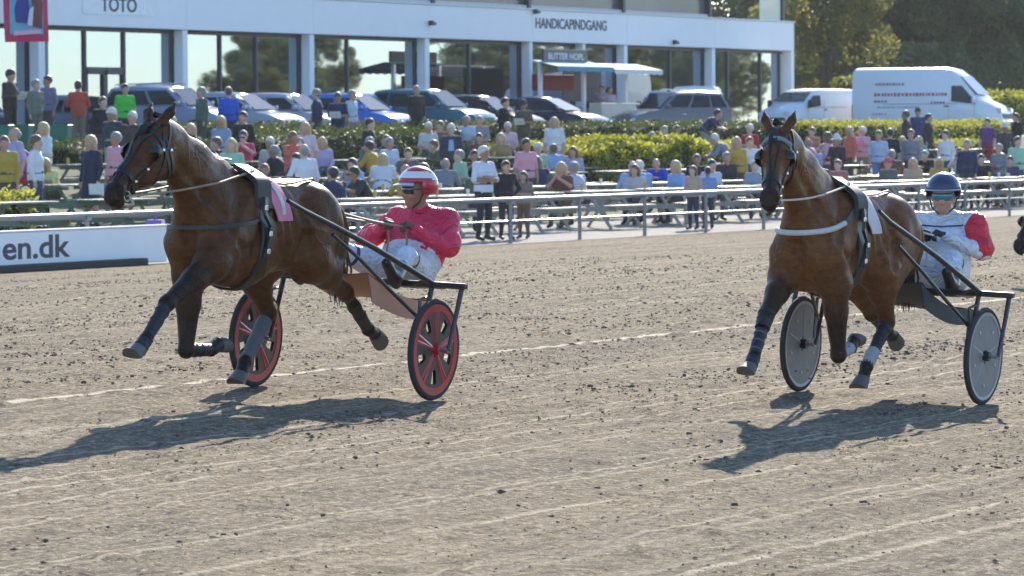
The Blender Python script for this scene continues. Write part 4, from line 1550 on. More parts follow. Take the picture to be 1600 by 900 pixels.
PINK = cloth(240, 150, 175)
CLW = cloth(238, 228, 228)
hL, infoL = horse('racing_horse', 'dark bay trotter with a pink number cloth racing at left', horse_loc(AXL, YML, 1.08), POSE_L, BAY_D,
                  dict(cloth=dict(mat=PINK, bottom=1.235, digit=True, slant=-.06), breast=dict(mat=LEATHER, z=1.22, rise=.10, lift=.006, round=False, r=.03),
                       rein_mat=M('tan_rein', (.30, .22, .15), .6), check_mat=M('pale_check_strap', (.35, .30, .25), .5)))
hR, infoR = horse('racing_horse', 'red bay trotter with a white padded breast collar racing at right', horse_loc(AXR, YMR, .72), POSE_R, BAY_R,
                  dict(cloth=dict(mat=CLW, bottom=1.22, slant=-.05), breast=dict(mat=NECKROLL, z=1.255, rise=.0, sag=.085, lift=.014, round=True, r=.020),
                       rein_mat=M('cream_rein', (.52, .46, .36), .6), brow=M('blue_grey_fleece', (.22, .25, .30), .95, .2, 30, .6)))
BOOTB = M('black_boot', (.018, .018, .021), .55, .3, 14, .3)
BOOTG = M('grey_bandage', (.10, .11, .115), .8, .25, 12, .4)
BOOTW = M('pale_bandage', (.34, .36, .38), .85, .2, 12, .4)
b = infoL['boot']
b(POSE_L['LF'][1], POSE_L['LF'][2], .10, .90, .050, .044, BOOTB, strap=NYLON)
b(POSE_L['RF'][1], POSE_L['RF'][2], .20, .92, .048, .046, BOOTB, strap=NYLON)
b(POSE_L['RH'][1], POSE_L['RH'][2], .16, .95, .056, .048, BOOTG)
b(POSE_L['LH'][1], POSE_L['LH'][2], .30, .92, .050, .047, BOOTB, strap=NYLON)
for k, q in (('LF', .1), ('RF', .1)):
    b(POSE_L[k][2], POSE_L[k][3], .05, .55, .050, .054, BOOTB, 'bell_boot')
b = infoR['boot']
b(POSE_R['RF'][1], POSE_R['RF'][2], -.18, .25, .062, .056, BOOTB, 'knee_boot', strap=NYLON)
b(POSE_R['RF'][1], POSE_R['RF'][2], .32, .92, .046, .046, BOOTB, strap=BOOTG)
b(POSE_R['LF'][1], POSE_R['LF'][2], .25, .92, .046, .046, BOOTW)
b(POSE_R['LH'][1], POSE_R['LH'][2], .10, .62, .054, .046, BOOTB, strap=NYLON)
b(POSE_R['LH'][1], POSE_R['LH'][2], .64, .99, .048, .052, BOOTW)
b(POSE_R['RH'][1], POSE_R['RH'][2], .20, .9, .05, .048, BOOTB)
b(POSE_R['RF'][2], POSE_R['RF'][3], .05, .55, .050, .054, BOOTB, 'bell_boot')

# ================================================================== SULKIES
def sulky(label, ax, ym, kind):
    """racing sulky, +x forward, origin on the ground under the axle"""
    root = thing('racing_sulky', label, 'sulky', (ax, ym, ground_z(ym)), math.pi)
    root.rotation_euler = (-.045, 0, math.pi)
    FR = M('black_frame', (.018, .019, .021), .35, .2, 6, coat=.3)
    TY = M('tyre_rubber', (.03, .03, .032), .85, .25, 20)
    R = .345
    hw = .70
    if kind == 'red':
        RIM = M('red_rim', (.42, .022, .035), .35, .15, 5, coat=.4)
        DISC = M('dark_wheel_disc', (.055, .045, .045), .45, .3, 7)
        SPK = RIM
    else:
        RIM = M('grey_rim', (.30, .32, .34), .4, .2, 5, coat=.3)
        DISC = M('grey_wheel_disc', (.17, .18, .19), .5, .35, 6)
        SPK = M('pale_spoke', (.26, .28, .30), .5)
    ang = np.linspace(0, 2 * math.pi, 48, endpoint=False)
    for s in (-1, 1):
        wy = s * hw
        wh = MB()
        # wheel disc, slightly dished, with five cut-outs
        def P_(r, a, d=0): return Vector((r * math.cos(a), wy + d, R + r * math.sin(a)))
        for q in range(5):
            a0 = q * 2 * math.pi / 5 + .35
            for i in range(8):
                a, b_ = a0 + 2 * math.pi / 5 * i / 8, a0 + 2 * math.pi / 5 * (i + 1) / 8
                hole = kind == 'red' and 3 <= i <= 4
                for r0, r1 in ((.05, .14), (.14, .235), (.235, .292)):
                    if hole and r0 == .14: continue
                    if kind != 'red' and i == 3 and r0 == .14 and False: continue
                    for d in (-.012, .012):
                        f = [P_(r0, a, d), P_(r1, a, d), P_(r1, b_, d), P_(r0, b_, d)]
                        wh.add(f if d > 0 else f[::-1], [(0, 1, 2, 3)])
        w = wh.build('wheel', DISC, root)
        MB().tube([P_(.3245, a) for a in ang], .0205, 10, closed=True).build('tyre', TY, w, True, 80)
        rm = MB()
        prof = [(.310, -.018), (.310, .018), (.262, .016), (.256, .0), (.262, -.016)] if kind == 'red' else [(.310, -.018), (.310, .018), (.288, .016), (.284, .0), (.288, -.016)]
        rings = [[P_(r, a, d) for r, d in prof] for a in ang]
        rm.loft(rings + [rings[0]], cap=False)
        rm.build('rim', RIM, w, True, 30)
        for q in range(5):
            a0 = q * 2 * math.pi / 5 + .35
            sp = MB()
            if kind == 'red':
                for e in (-.085, .085):
                    sp.tube([P_(.035, a0, 0), P_(.262, a0 + e, 0)], [.020, .017], 8)
            else:
                sp.tube([P_(.04, a0, 0), P_(.262, a0, 0)], [.017, .014], 8, flat=.9)
            for sg in ((-1, 1) if kind == 'red' else ()):
                pass
            sp.build('spoke', SPK, w, True)
            if kind != 'red':
                MB().tube([P_(.205, a0 + .63, -.018), P_(.205, a0 + .63, .018)], .013, 8).build('disc_hole', M('pale_dirt', (.55, .5, .42), .9), w)
        MB().tube([Vector((0, wy - .05, R)), Vector((0, wy + .05, R))], .034, 12).build('hub', FR if kind != 'red' else RIM, w, True)
        MB().tube([Vector((0, wy - .11, R)), Vector((0, wy + .11, R))], .013, 8).build('axle_pin', METAL, w, True)
        # fork over the wheel
        for e in (-.115, .115):
            MB().tube([(-.16, wy + e, .76), (-.10, wy + e, .60), (-.005, wy + e * .95, R)], [.019, .017, .014], 8).build('fork_leg', FR, root, True)
        MB().tube([(-.16, wy + s * -.115, .70), (.0, wy + s * -.115, .68), (.03, wy + s * -.115, R + .05)], .012, 6).build('fork_brace', FR, root, True)
    MB().box((-.16, 0, .775), (.055, 2 * hw + .30, .04), bev=.008).build('cross_bar', FR, root)
    tip = kind == 'red' and (1.38, .335, 1.36) or (1.12, .335, 1.37)
    for s in (-1, 1):
        MB().tube([(-.16 + (tip[0] + .16) * t, s * (.60 - (.60 - tip[1]) * min(1, t * 1.25)), .775 + (tip[2] - .775) * (t + .05 * math.sin(t * math.pi))) for t in (0, .17, .4, .65, .85, 1)], [.021, .021, .020, .019, .018, .014], 10).build('shaft', FR, root, True)
        MB().tube([(-.03, s * .585, .53), (.25, s * .52, .72), (.55, s * .43, .95), (.85, s * .375, 1.13)], .014, 8).build('shaft_stay', FR, root, True)
        # seat rail to the back
        MB().tube([(-.16, s * .26, .775), (-.55, s * .22, .74), (-1.12, s * .16, .70)], .018, 8).build('seat_rail', FR, root, True)
        # stirrup foot rest
        st = MB()
        st.tube([(-.10, s * .56, .80), (-.16, s * .40, .76)], .012, 6)
        st.build('foot_rest', FR, root, True)
    se = MB()
    se.box((-1.02, 0, .715), (.36, .34, .035), bev=.012)
    se.build('seat', LEATHER, root)
    # mud apron slung below the driver
    c1 = cloth(214, 160, 125) if kind == 'red' else cloth(46, 50, 48)
    mb = MB()
    n = 8
    Vg, Fg = [], []
    for i in range(n + 1):
        t = i / n
        for j in range(5):
            y = (-.30 + .15 * j)
            x = .22 - 1.02 * t
            z = .84 - .22 * t - .06 * math.sin(t * math.pi) + .012 * math.sin(j * 2 + i)
            Vg.append(Vector((x, y, z)))
    Fg = [(i * 5 + j, i * 5 + j + 1, (i + 1) * 5 + j + 1, (i + 1) * 5 + j) for i in range(n) for j in range(4)]
    mb.add(Vg, Fg).add([q - Vector((0, 0, .008)) for q in Vg], [f[::-1] for f in Fg])
    # side skirt of the apron
    sk = []
    for i in range(n + 1):
        t = i / n
        x = .22 - 1.02 * t
        z1 = .84 - .22 * t - .06 * math.sin(t * math.pi)
        sk.append((Vector((x, .30, z1)), Vector((x - .05, .31, z1 + .03 - (.22 if kind == 'red' else .20) * (1 - .35 * t)))))
    Vk = [q for a in sk for q in a]
    mb.add(Vk, [(2 * i, 2 * i + 1, 2 * i + 3, 2 * i + 2) for i in range(n)])
    mb.add([q - Vector((0, .007, 0)) for q in Vk], [(2 * i, 2 * i + 2, 2 * i + 3, 2 * i + 1) for i in range(n)])
    mb.build('mud_apron', c1, root, True, 50)
    return root


sL = sulky('black framed racing sulky with red wheels and tan apron', AXL, YML, 'red')
sR = sulky('black framed racing sulky with grey disc wheels', AXR, YMR, 'grey')

# ================================================================== PEOPLE
# tags: 0 skin 1 top 2 forearm sleeve 3 trousers 4 lower leg 5 shoe
SKIN = M('skin', (.50, .29, .20), .55, .12, 14)
SKIN2 = M('tanned_skin', (.36, .19, .12), .55, .12, 14)
SHOE = M('dark_shoe', (.03, .028, .026), .6, .2, 12)


def hand(S, w, d, pn, tagv, curl=1.0, fine=True, side=1):
    """palm and five fingers; w wrist, d pointing along the hand, pn palm normal"""
    w, d, pn = Vector(w), Vector(d).normalized(), Vector(pn)
    pn = (pn - d * pn.dot(d)).normalized()
    ac = d.cross(pn).normalized() * side
    k0 = w + d * .085
    for e in (-.022, .0, .022):
        S.add(w + ac * e * .5, k0 + ac * e, .019, .016, .012, tagv)
    if not fine:
        S.add(k0, k0 + d * .05 * (1 - .4 * curl) + pn * .05 * curl, .030, .022, .015, tagv)
        S.add(w + d * .03 + ac * .03, w + d * .075 + ac * .05 + pn * .02, .013, .011, .012, tagv)
        return
    for e, l in ((-.030, .060), (-.010, .072), (.010, .076), (.030, .068)):
        b = k0 + ac * e
        c1 = b + d * l * .55 * math.cos(curl * 1.1) + pn * l * .55 * math.sin(curl * 1.1)
        c2 = c1 + d * l * .5 * math.cos(curl * 2.4) + pn * l * .5 * math.sin(curl * 2.4)
        c3 = c2 + d * l * .32 * math.cos(curl * 3.4) + pn * l * .32 * math.sin(curl * 3.4)
        S.add(b, c1, .0105, .010, .004, tagv); S.add(c1, c2, .010, .009, .003, tagv); S.add(c2, c3, .009, .008, .003, tagv)
    t0 = w + d * .025 + ac * .032
    t1 = t0 + d * .032 + ac * .016 + pn * .016
    t2 = t1 + d * .026 - ac * .012 + pn * .022 * curl
    S.add(t0, t1, .014, .012, .008, tagv); S.add(t1, t2, .011, .009, .004, tagv)


def human_sdf(J, h, fine=False, bulk=1.0, skirt=False, hand_tag=0, hsc=1.0):
    pts = np.array([list(p) for k, p in J.items() if isinstance(p, (tuple, Vector)) and not k.startswith('hand') and k != 'look'])
    lo, hi = pts.min(0) - .22, pts.max(0) + .22
    lo[2] = pts[:, 2].min() - .10
    S = Sdf(lo, hi, h)
    A0_ = S.add
    v = lambda k: Vector(J[k])
    pel, wai, che, nek, hed = v('pelvis'), v('waist'), v('chest'), v('neck'), v('head')
    A0_(pel, wai, .128 * bulk, .122 * bulk, .04, 3, sc=1.25)
    A0_(wai, che, .124 * bulk, .132 * bulk, .06, 1, sc=1.28)
    if J.get('hem'):
        A0_(pel.lerp(wai, .15), wai, .137 * bulk, .126 * bulk, .03, 1, sc=1.25)
    A0_(che, che.lerp(nek, .55), .128 * bulk, .085, .06, 1, sc=1.35)
    for s, n_ in ((1, 'L'), (-1, 'R')):
        sh, el, wr = v('sh' + n_), v('el' + n_), v('wr' + n_)
        A0_(che.lerp(nek, .62), sh, .062, .060 * bulk, .06, 1)
        bl = bulk ** .4
        A0_(sh, el, .060 * bl, .049 * bl, .035, 1)
        A0_(el, wr, .047 * bl, .034, .015, 2)
        A0_(el, ra=.047 * bl, k=.02, tag=2)
        hd, hn = J['hand' + n_]
        hand(S, wr, hd, hn, hand_tag, J.get('curl', .5), fine, s)
        hp, kn, an, to = v('hip' + n_), v('kn' + n_), v('an' + n_), v('to' + n_)
        A0_(hp, kn, .092 * bulk, .066, .05, 3)
        A0_(kn, kn.lerp(an, .35), .064, .060, .03, 4)
        A0_(kn.lerp(an, .35), an, .060, .042, .03, 4)
        A0_(an, ra=.045, k=.02, tag=5)
        A0_(an + Vector((0, 0, -.02)), to, .042, .032, .03, 5)
        A0_(an + (an - to).normalized() * .03 + Vector((0, 0, -.035)), to, .034, .030, .02, 5)
    if skirt:
        kn = (v('knL') + v('knR')) / 2
        A0_(pel, kn + Vector((0, 0, .05)), .14, .17, .05, 3, sc=1.2)
    hdir = Vector(J.get('look', (1, 0, 0))).normalized()
    up = Vector((0, 0, 1)); up = (up - hdir * up.dot(hdir)).normalized()
    lt = up.cross(hdir)
    fr = ([[hdir[i], lt[i], up[i]] for i in range(3)], list(hed))
    A1, SUB1 = S.add, S.sub

    def A(a, b=None, ra=.1, rb=None, k=.02, tag=0, sc=1.0, fr=None):
        A1(tuple(q * hsc for q in a), None if b is None else tuple(q * hsc for q in b), ra * hsc, None if rb is None else rb * hsc, k, tag, sc=sc, fr=fr)
    A1(nek - Vector((0, 0, .03)), hed + up * -.06, .056, .053, .03, 0)
    A((-.015, 0, .025), (.0, 0, .02), .098, .098, .02, 0, sc=.80, fr=fr)
    A((.035, 0, -.02), (.045, 0, -.085), .070, .044, .04, 0, sc=.88, fr=fr)
    A((.085, 0, -.01), (.104, 0, -.040), .011, .016, .012, 0, fr=fr)
    for s in (-1, 1):
        A((-.01, s * .078, -.01), (-.012, s * .082, -.035), .016, .012, .006, 0, sc=.6, fr=fr)
        if fine:
            A((.075, s * .035, .018), (.06, s * .06, .015), .014, .012, .012, 0, fr=fr)
            A((.06, s * .042, -.04), ra=.026, k=.02, tag=0, fr=fr)
    for s in (-1, 1):
        SUB1((.100, s * .033, -.004), (.094, s * .045, -.004), .014, .010, .010, fr=fr)
    A((.078, -.018, -.072), (.078, .018, -.072), .011, .011, .008, 0, fr=fr)
    SUB1((.094, -.02, -.066), (.094, .02, -.066), .004, .004, .004, fr=fr)
    return S, fr


def silk(name, col, rough=.5):
    m = M(name, col, rough, .12, 7)
    nt = m.node_tree
    p = nt.nodes['Principled BSDF']
    tc = nd(nt, 'ShaderNodeTexCoord')
    n0 = nd(nt, 'ShaderNodeTexNoise', Scale=4.0, Detail=1.5)
    nt.links.new(tc.outputs['Object'], n0.inputs['Vector'])
    ad = nd(nt, 'ShaderNodeVectorMath', operation='MULTIPLY_ADD')
    ad.inputs[1].default_value = (.55, .55, .55)
    nt.links.new(n0.outputs['Color'], ad.inputs[0]); nt.links.new(tc.outputs['Object'], ad.inputs[2])
    mp = nd(nt, 'ShaderNodeMapping'); mp.inputs['Scale'].default_value = (6.0, 5.0, 14.0)
    nt.links.new(ad.outputs[0], mp.inputs[0])
    mu = nd(nt, 'ShaderNodeTexNoise', Scale=1.6, Detail=2.0, Roughness=.45)
    nt.links.new(mp.outputs[0], mu.inputs['Vector'])
    rd = nd(nt, 'ShaderNodeMath', operation='SUBTRACT'); rd.inputs[1].default_value = .5
    ab = nd(nt, 'ShaderNodeMath', operation='ABSOLUTE')
    nt.links.new(mu.outputs['Fac'], rd.inputs[0]); nt.links.new(rd.outputs[0], ab.inputs[0])
    b = nd(nt, 'ShaderNodeBump', Strength=.8, Distance=.10)
    nt.links.new(ab.outputs[0], b.inputs['Height']); nt.links.new(b.outputs[0], p.inputs['Normal'])
    return m


# ---------------- the two drivers
def driver(label, ax, ym, J, mats, helmet, gog, glove_tag=0):
    g = ground_z(ym)
    S, fr = human_sdf(J, .0095, True, J.get('bulk', 1.06), hand_tag=6)
    A = S.add
    # loose racing jacket: collar, folds at elbow and waist
    nek, che, pel, wai = Vector(J['neck']), Vector(J['chest']), Vector(J['pelvis']), Vector(J['waist'])
    for i in range(5):
        p = pel.lerp(che, .12 + i * .17)
        A(p + Vector((.02, -.09, 0)), p + Vector((.03, .09, .015)), .118, .118, .02, 1, sc=1.0)
    for i in range(8):
        a = i / 8 * 6.283
        A(nek + Vector((math.cos(a) * .052 + .01, math.sin(a) * .055, -.012)), ra=.022, k=.02, tag=7)
    for n_ in 'LR':
        sh, el, wr = Vector(J['sh' + n_]), Vector(J['el' + n_]), Vector(J['wr' + n_])
        for t in (.3, .52, .74, .92):
            A(sh.lerp(el, t), ra=.066 * J.get('bulk', 1.06) ** .6 + .010 * math.sin(t * 20), k=.015, tag=1)
        for t in (.12, .34, .56):
            A(el.lerp(wr, t), ra=(.056 - .012 * t) * J.get('bulk', 1.06) ** .5, k=.015, tag=2)
        A(el.lerp(wr, .82), wr, .040, .042, .015, 2)
    me, V, Ff = S.mesh('person', mats)
    o = link(bpy.data.objects.new('person', me))
    tag(o, label, 'person')
    o.location = (ax, ym, g)
    o.rotation_euler = (-.045 * 0, 0, math.pi)
    bvh = BVHTree.FromPolygons([tuple(v) for v in V], [tuple(f) for f in Ff])
    Rm, t = np.array(fr[0]), Vector(fr[1])
    def Hh(x, y, z): return t + Vector(Rm @ np.array((x, y, z)))
    helmet(o, Hh)
    gog(o, Hh)
    return o, Hh


def shell(o, Hh, mat_fn, name='helmet', r=.140, zc=.035, low=-.055, brim=True, brim_mat=None):
    """jockey helmet; bands of colour by height"""
    bands = mat_fn
    n = 32
    def ring(phi):
        return [Hh(-.008 + r * 1.06 * math.cos(phi) * math.cos(a), r * .93 * math.cos(phi) * math.sin(a), zc + r * .98 * math.sin(phi)) for a in np.linspace(0, 2 * math.pi, n, endpoint=False)]
    ph = np.linspace(-.45, 1.52, 20)
    mb = MB()
    rings = []
    for p in ph:
        rg = ring(p)
        rings.append(rg)
    # open the face below the brow
    Vv = [q for r_ in rings for q in r_]
    Ff, mi = [], []
    for i in range(len(ph) - 1):
        for j in range(n):
            a = 2 * math.pi * (j + .5) / n
            front = math.cos(a) > .25
            if front and ph[i] < .10:
                continue
            Ff.append((i * n + j, i * n + (j + 1) % n, (i + 1) * n + (j + 1) % n, (i + 1) * n + j))
            mi.append(bands(ph[i], a))
    mb.v = [tuple(q) for q in Vv]; mb.f = Ff; mb.mi = mi
    mb.add(rings[-1], [tuple(range(n))], mi[-1])
    return mb


H_RED = M('helmet_red', (.50, .018, .04), .3, .08, 4, coat=.5)
H_WHITE = M('helmet_white', (.72, .72, .74), .3, .05, 4, coat=.5)
H_BLUE = M('helmet_navy', (.030, .045, .095), .3, .5, 18, coat=.5)
GOG = M('goggle_lens', (.02, .16, .22), .06, .3, 12, coat=1.0)
GOGD = M('dark_goggle_lens', (.012, .012, .014), .08, .2, 12, coat=1.0)
STRAP = M('goggle_strap', (.03, .03, .035), .6)


def helmet_red(o, Hh):
    def band(p, a):
        q = p - .25 * math.cos(a) * .3
        return 1 if .30 < q < .72 else (0 if q < 1.18 else (1 if q < 1.3 else 0))
    mb = shell(o, Hh, band)
    h = mb.build('helmet', [H_RED, H_WHITE], o, True, 60)
    sol = h.modifiers.new('thickness', 'SOLIDIFY'); sol.thickness = .008
    br = MB()
    Vb = []
    for r0, dz in ((.130, .048), (.185, .028)):
        Vb += [Hh(-.008 + r0 * math.cos(a), r0 * .80 * math.sin(a), dz) for a in np.linspace(-1.0, 1.0, 14)]
    F_ = [(i, i + 1, 15 + i, 14 + i) for i in range(13)]
    br.add(Vb, F_).add([q + Vector((0, 0, .008)) for q in Vb], [f[::-1] for f in F_])
    br.build('peak', H_WHITE, h, True)


def helmet_blue(o, Hh):
    mb = shell(o, Hh, lambda p, a: 0)
    h = mb.build('helmet', [H_BLUE], o, True, 60)
    sol = h.modifiers.new('thickness', 'SOLIDIFY'); sol.thickness = .010
    MB().tube([Hh(-.008 + .140 * math.cos(a), .126 * math.sin(a), .045 + .01 * math.cos(a)) for a in np.linspace(-1.45, 1.45, 24)], .007, 6).build('trim_line', M('trim_blue', (.30, .42, .55), .4), h, True)


def goggles(mat, z=.0):
    def f(o, Hh):
        n = 16
        Vb = []
        for zz, rr in ((z - .030, .104), (z - .012, .114), (z + .014, .116), (z + .032, .108)):
            Vb += [Hh(rr * math.cos(a) * 1.0, rr * math.sin(a) * .86, zz) for a in np.linspace(-.95, .95, n)]
        F_ = [(r_ * n + i, r_ * n + i + 1, (r_ + 1) * n + i + 1, (r_ + 1) * n + i) for r_ in range(3) for i in range(n - 1)]
        g = MB().add(Vb, F_).build('goggles', mat, o, True, 80)
        sol = g.modifiers.new('thickness', 'SOLIDIFY'); sol.thickness = .012
        for s in (-1, 1):
            MB().tube([Hh(.145 * math.cos(a) * .85, s * .142 * math.sin(a) * .95, z + .008) for a in np.linspace(.95, 1.9, 8)], .010, 6, flat=.4).build('goggle_strap', STRAP, g, True)
        for s in (-1, 1):
            MB().tube([Hh(.0, s * .100, -.02), Hh(.02, s * .082, -.085), Hh(.05, s * .03, -.128)], .006, 5).build('chin_strap', STRAP, o, True)
    return f


RED = silk('red_racing_silk', (.74, .030, .085))
REDD = silk('deep_red_silk', (.46, .015, .06))
WBL = silk('pale_blue_silk', (.70, .74, .80))
WHT = silk('white_breeches', (.70, .71, .75), .75)
GLV = M('brown_glove', (.16, .075, .055), .6, .2, 14)
GLVB = M('black_glove', (.02, .02, .022), .6, .2, 14)
BOOT = M('black_riding_boot', (.02, .019, .02), .35, .2, 10)

JL = dict(pelvis=(-.90, 0, .81), waist=(-1.02, 0, .92), chest=(-1.15, 0, 1.07), neck=(-1.16, 0, 1.245), head=(-1.08, 0, 1.375),
          shL=(-1.18, .195, 1.165), shR=(-1.16, -.195, 1.18), elL=(-1.03, .285, .965), elR=(-.95, -.36, 1.02), wrL=(-.82, .13, 1.10), wrR=(-.80, -.13, 1.12),
          handL=((.25, -.75, .55), (.3, .1, -.9)), handR=((.25, .75, .55), (.3, -.1, -.9)), curl=.95,
          hipL=(-.88, .10, .81), hipR=(-.88, -.10, .81), knL=(-.46, .26, .93), knR=(-.44, -.24, .96), anL=(-.07, .38, .80), anR=(-.05, -.37, .82), toL=(.08, .40, .90), toR=(.10, -.39, .92),
          look=(1, -.70, .02), bulk=1.38)
JR = dict(pelvis=(-1.02, 0, .84), waist=(-1.09, 0, .96), chest=(-1.12, 0, 1.13), neck=(-1.09, 0, 1.30), head=(-1.04, 0, 1.425),
          shL=(-1.10, .20, 1.235), shR=(-1.10, -.20, 1.235), elL=(-1.05, .31, 1.01), elR=(-1.0, -.36, 1.03), wrL=(-.83, .11, 1.13), wrR=(-.83, -.11, 1.13),
          handL=((.25, -.8, .35), (.3, .1, -.9)), handR=((.25, .8, .35), (.3, -.1, -.9)), curl=.95,
          hipL=(-1.0, .10, .83), hipR=(-1.0, -.10, .83), knL=(-.60, .25, .97), knR=(-.58, -.24, .98), anL=(-.26, .38, .80), anR=(-.24, -.38, .80), toL=(-.10, .40, .90), toR=(-.08, -.40, .90),
          look=(1, .28, -.10), bulk=1.16)
dL, HhL = driver('person in red silks and red and white striped helmet driving the left sulky', AXL, YML, JL, [SKIN2, RED, RED, WHT, WHT, BOOT, GLV, REDD], helmet_red, goggles(GOGD))
dR, HhR = driver('person in pale blue silks with red sleeves and navy helmet driving the right sulky', AXR, YMR, JR, [SKIN, WBL, WBL, WHT, WHT, BOOT, GLVB, REDD], helmet_blue, goggles(GOG))
# red upper sleeves of the right driver
def sleeve(o, J, mat):
    for n_ in 'LR':
        sh, el = Vector(J['sh' + n_]), Vector(J['el' + n_])
        s = 1 if n_ == 'L' else -1
        MB().tube([sh + Vector((0, s * .005, .062)), sh.lerp(el, .06) + Vector((0, s * .02, .035)), sh.lerp(el, .2) + Vector((0, s * .012, .01)), sh.lerp(el, .5), sh.lerp(el, .8), el, el + (el - sh).normalized() * .045],
                  [.034, .076, .093, .091, .090, .088, .046], 16).build('sleeve_panel', mat, o, True, 80)
sleeve(dR, JR, silk('red_sleeve', (.74, .026, .06)))
# dark line on the right driver's chest
def chest_band(o, J, z, w_, mat, nm, y0=-.16, y1=.16):
    bv = BVHTree.FromPolygons([v.co.copy() for v in o.data.vertices], [tuple(p.vertices) for p in o.data.polygons])
    P_, N_ = [], []
    for i in range(15):
        y = y0 + (y1 - y0) * i / 14
        hit = bv.ray_cast(Vector((J['chest'][0] + .6, y, z + .05 * abs(y))), Vector((-1, 0, 0)))
        if hit[0] is not None and abs(hit[0].x - J['chest'][0]) < .22:
            P_.append(hit[0] + Vector((.004, 0, 0))); N_.append(Vector((1, 0, .1)))
    if len(P_) > 3:
        MB().ribbon(P_, N_, w_, .004).build(nm, mat, o, True)
chest_band(dR, JR, 1.20, .012, M('navy_trim', (.03, .05, .16), .6), 'chest_line')
# blue trim on the white breeches and jacket
for o, J in ((dL, JL), (dR, JR)):
    for n_ in 'LR':
        kn, an = Vector(J['kn' + n_]), Vector(J['an' + n_])
        hp = Vector(J['hip' + n_])
        MB().tube([hp.lerp(kn, .80), hp.lerp(kn, .86)], [.080, .079], 14).build('knee_band', M('navy_trim', (.03, .05, .16), .6), o, True, 60)
        MB().tube([kn.lerp(an, .58), kn.lerp(an, .80), an + Vector((0, 0, -.01))], [.064, .058, .055], 12).build('boot_shaft', BOOT, o, True, 60)
# reins from the terrets to the hands
for info, dr, J, hx in ((infoL, dL, JL, hL), (infoR, dR, JR, hR)):
    pass
for (info, J, ax, ym, cen, lab) in ((infoL, JL, AXL, YML, 1.08, 'pair of tan driving reins running back to the red driver'), (infoR, JR, AXR, YMR, .72, 'pair of pale driving reins running back to the blue and red driver')):
    r = thing('driving_reins', lab, 'reins', (ax, ym, ground_z(ym)), math.pi)
    for e, n_ in ((info['ends'][0], 'R'), (info['ends'][1], 'L')):
        a = Vector((e.x + cen, e.y, e.z - .04))
        hd = Vector(J['wr' + n_]) + Vector(J['hand' + n_][0]).normalized() * .085 + Vector(J['hand' + n_][1]).normalized() * .03
        q = []
        for t in np.linspace(0, 1, 17):
            w_ = a.lerp(hd, t) + Vector((0, 0, -.06 * math.sin(t * math.pi)))
            hb = Vector((w_.x - cen, w_.y, 2.2))
            hit = info['bvh'].ray_cast(hb, Vector((0, 0, -1)))
            if hit[0] is not None and hit[0].z - .04 + .016 > w_.z:
                w_ = Vector((w_.x, w_.y, hit[0].z - .04 + .016))
            q.append(w_)
        q += [hd + Vector((-.02, 0, -.10)), hd + Vector((.06, .02, -.22))]
        MB().tube(q, .008, 6).build('rein', MATS['tan_rein'] if J is JL else MATS['cream_rein'], r, True)

# ================================================================== VEHICLES
CARGLASS = M('car_glass', (.02, .03, .038), .05, .2, 3, spec=.22)
CHROME = M('bright_trim', (.7, .7, .72), .2, .1, metal=.9)
LAMPM = M('headlamp', (.6, .62, .65), .1, .1, coat=1.0)
TYRE = M('car_tyre', (.025, .025, .026), .85)
ALLOY = M('alloy_rim', (.45, .46, .48), .3, .1, metal=.8)
TAILL = M('tail_lamp', (.35, .01, .012), .2, .1, coat=.6)


def paint(nm, c, metal=.35):
    return M('paint_' + nm, c, .14, .06, 2, metal=0, spec=.4)


def wheel_parts(root, x, y, r):
    s = 1 if y > 0 else -1
    t = MB()
    prof = [(r, -.08), (r, .08), (r * .93, .10), (r * .64, .10), (r * .64, -.10), (r * .93, -.10)]
    rings = [[Vector((x + q * math.cos(a), y + d, r + q * math.sin(a))) for q, d in prof] for a in np.linspace(0, 2 * math.pi, 25)]
    t.loft(rings, cap=False)
    w = t.build('wheel', TYRE, root, True, 40)
    m_ = MB()
    for k in range(5):
        a = k * 1.2566
        m_.tube([(x, y + s * .07, r), (x + r * .64 * math.cos(a), y + s * .08, r + r * .64 * math.sin(a))], [.05, .035], 6)
    m_.tube([(x + r * .63 * math.cos(a), y + s * .08, r + r * .63 * math.sin(a)) for a in np.linspace(0, 2 * math.pi, 20, endpoint=False)], .022, 6, closed=True)
    m_.build('rim', ALLOY, w, True)


def body_ring(x, w, zb, zt, n=0):
    """rounded section of the lower body"""
    return [Vector((x, y, z)) for y, z in ((-w * .86, zb), (-w * .97, zb + .10), (-w, zb + (zt - zb) * .45), (-w * .985, zt - .10), (-w * .93, zt - .02), (-w * .55, zt + .012),
            (0, zt + .02), (w * .55, zt + .012), (w * .93, zt - .02), (w * .985, zt - .10), (w, zb + (zt - zb) * .45), (w * .97, zb + .10), (w * .86, zb))]


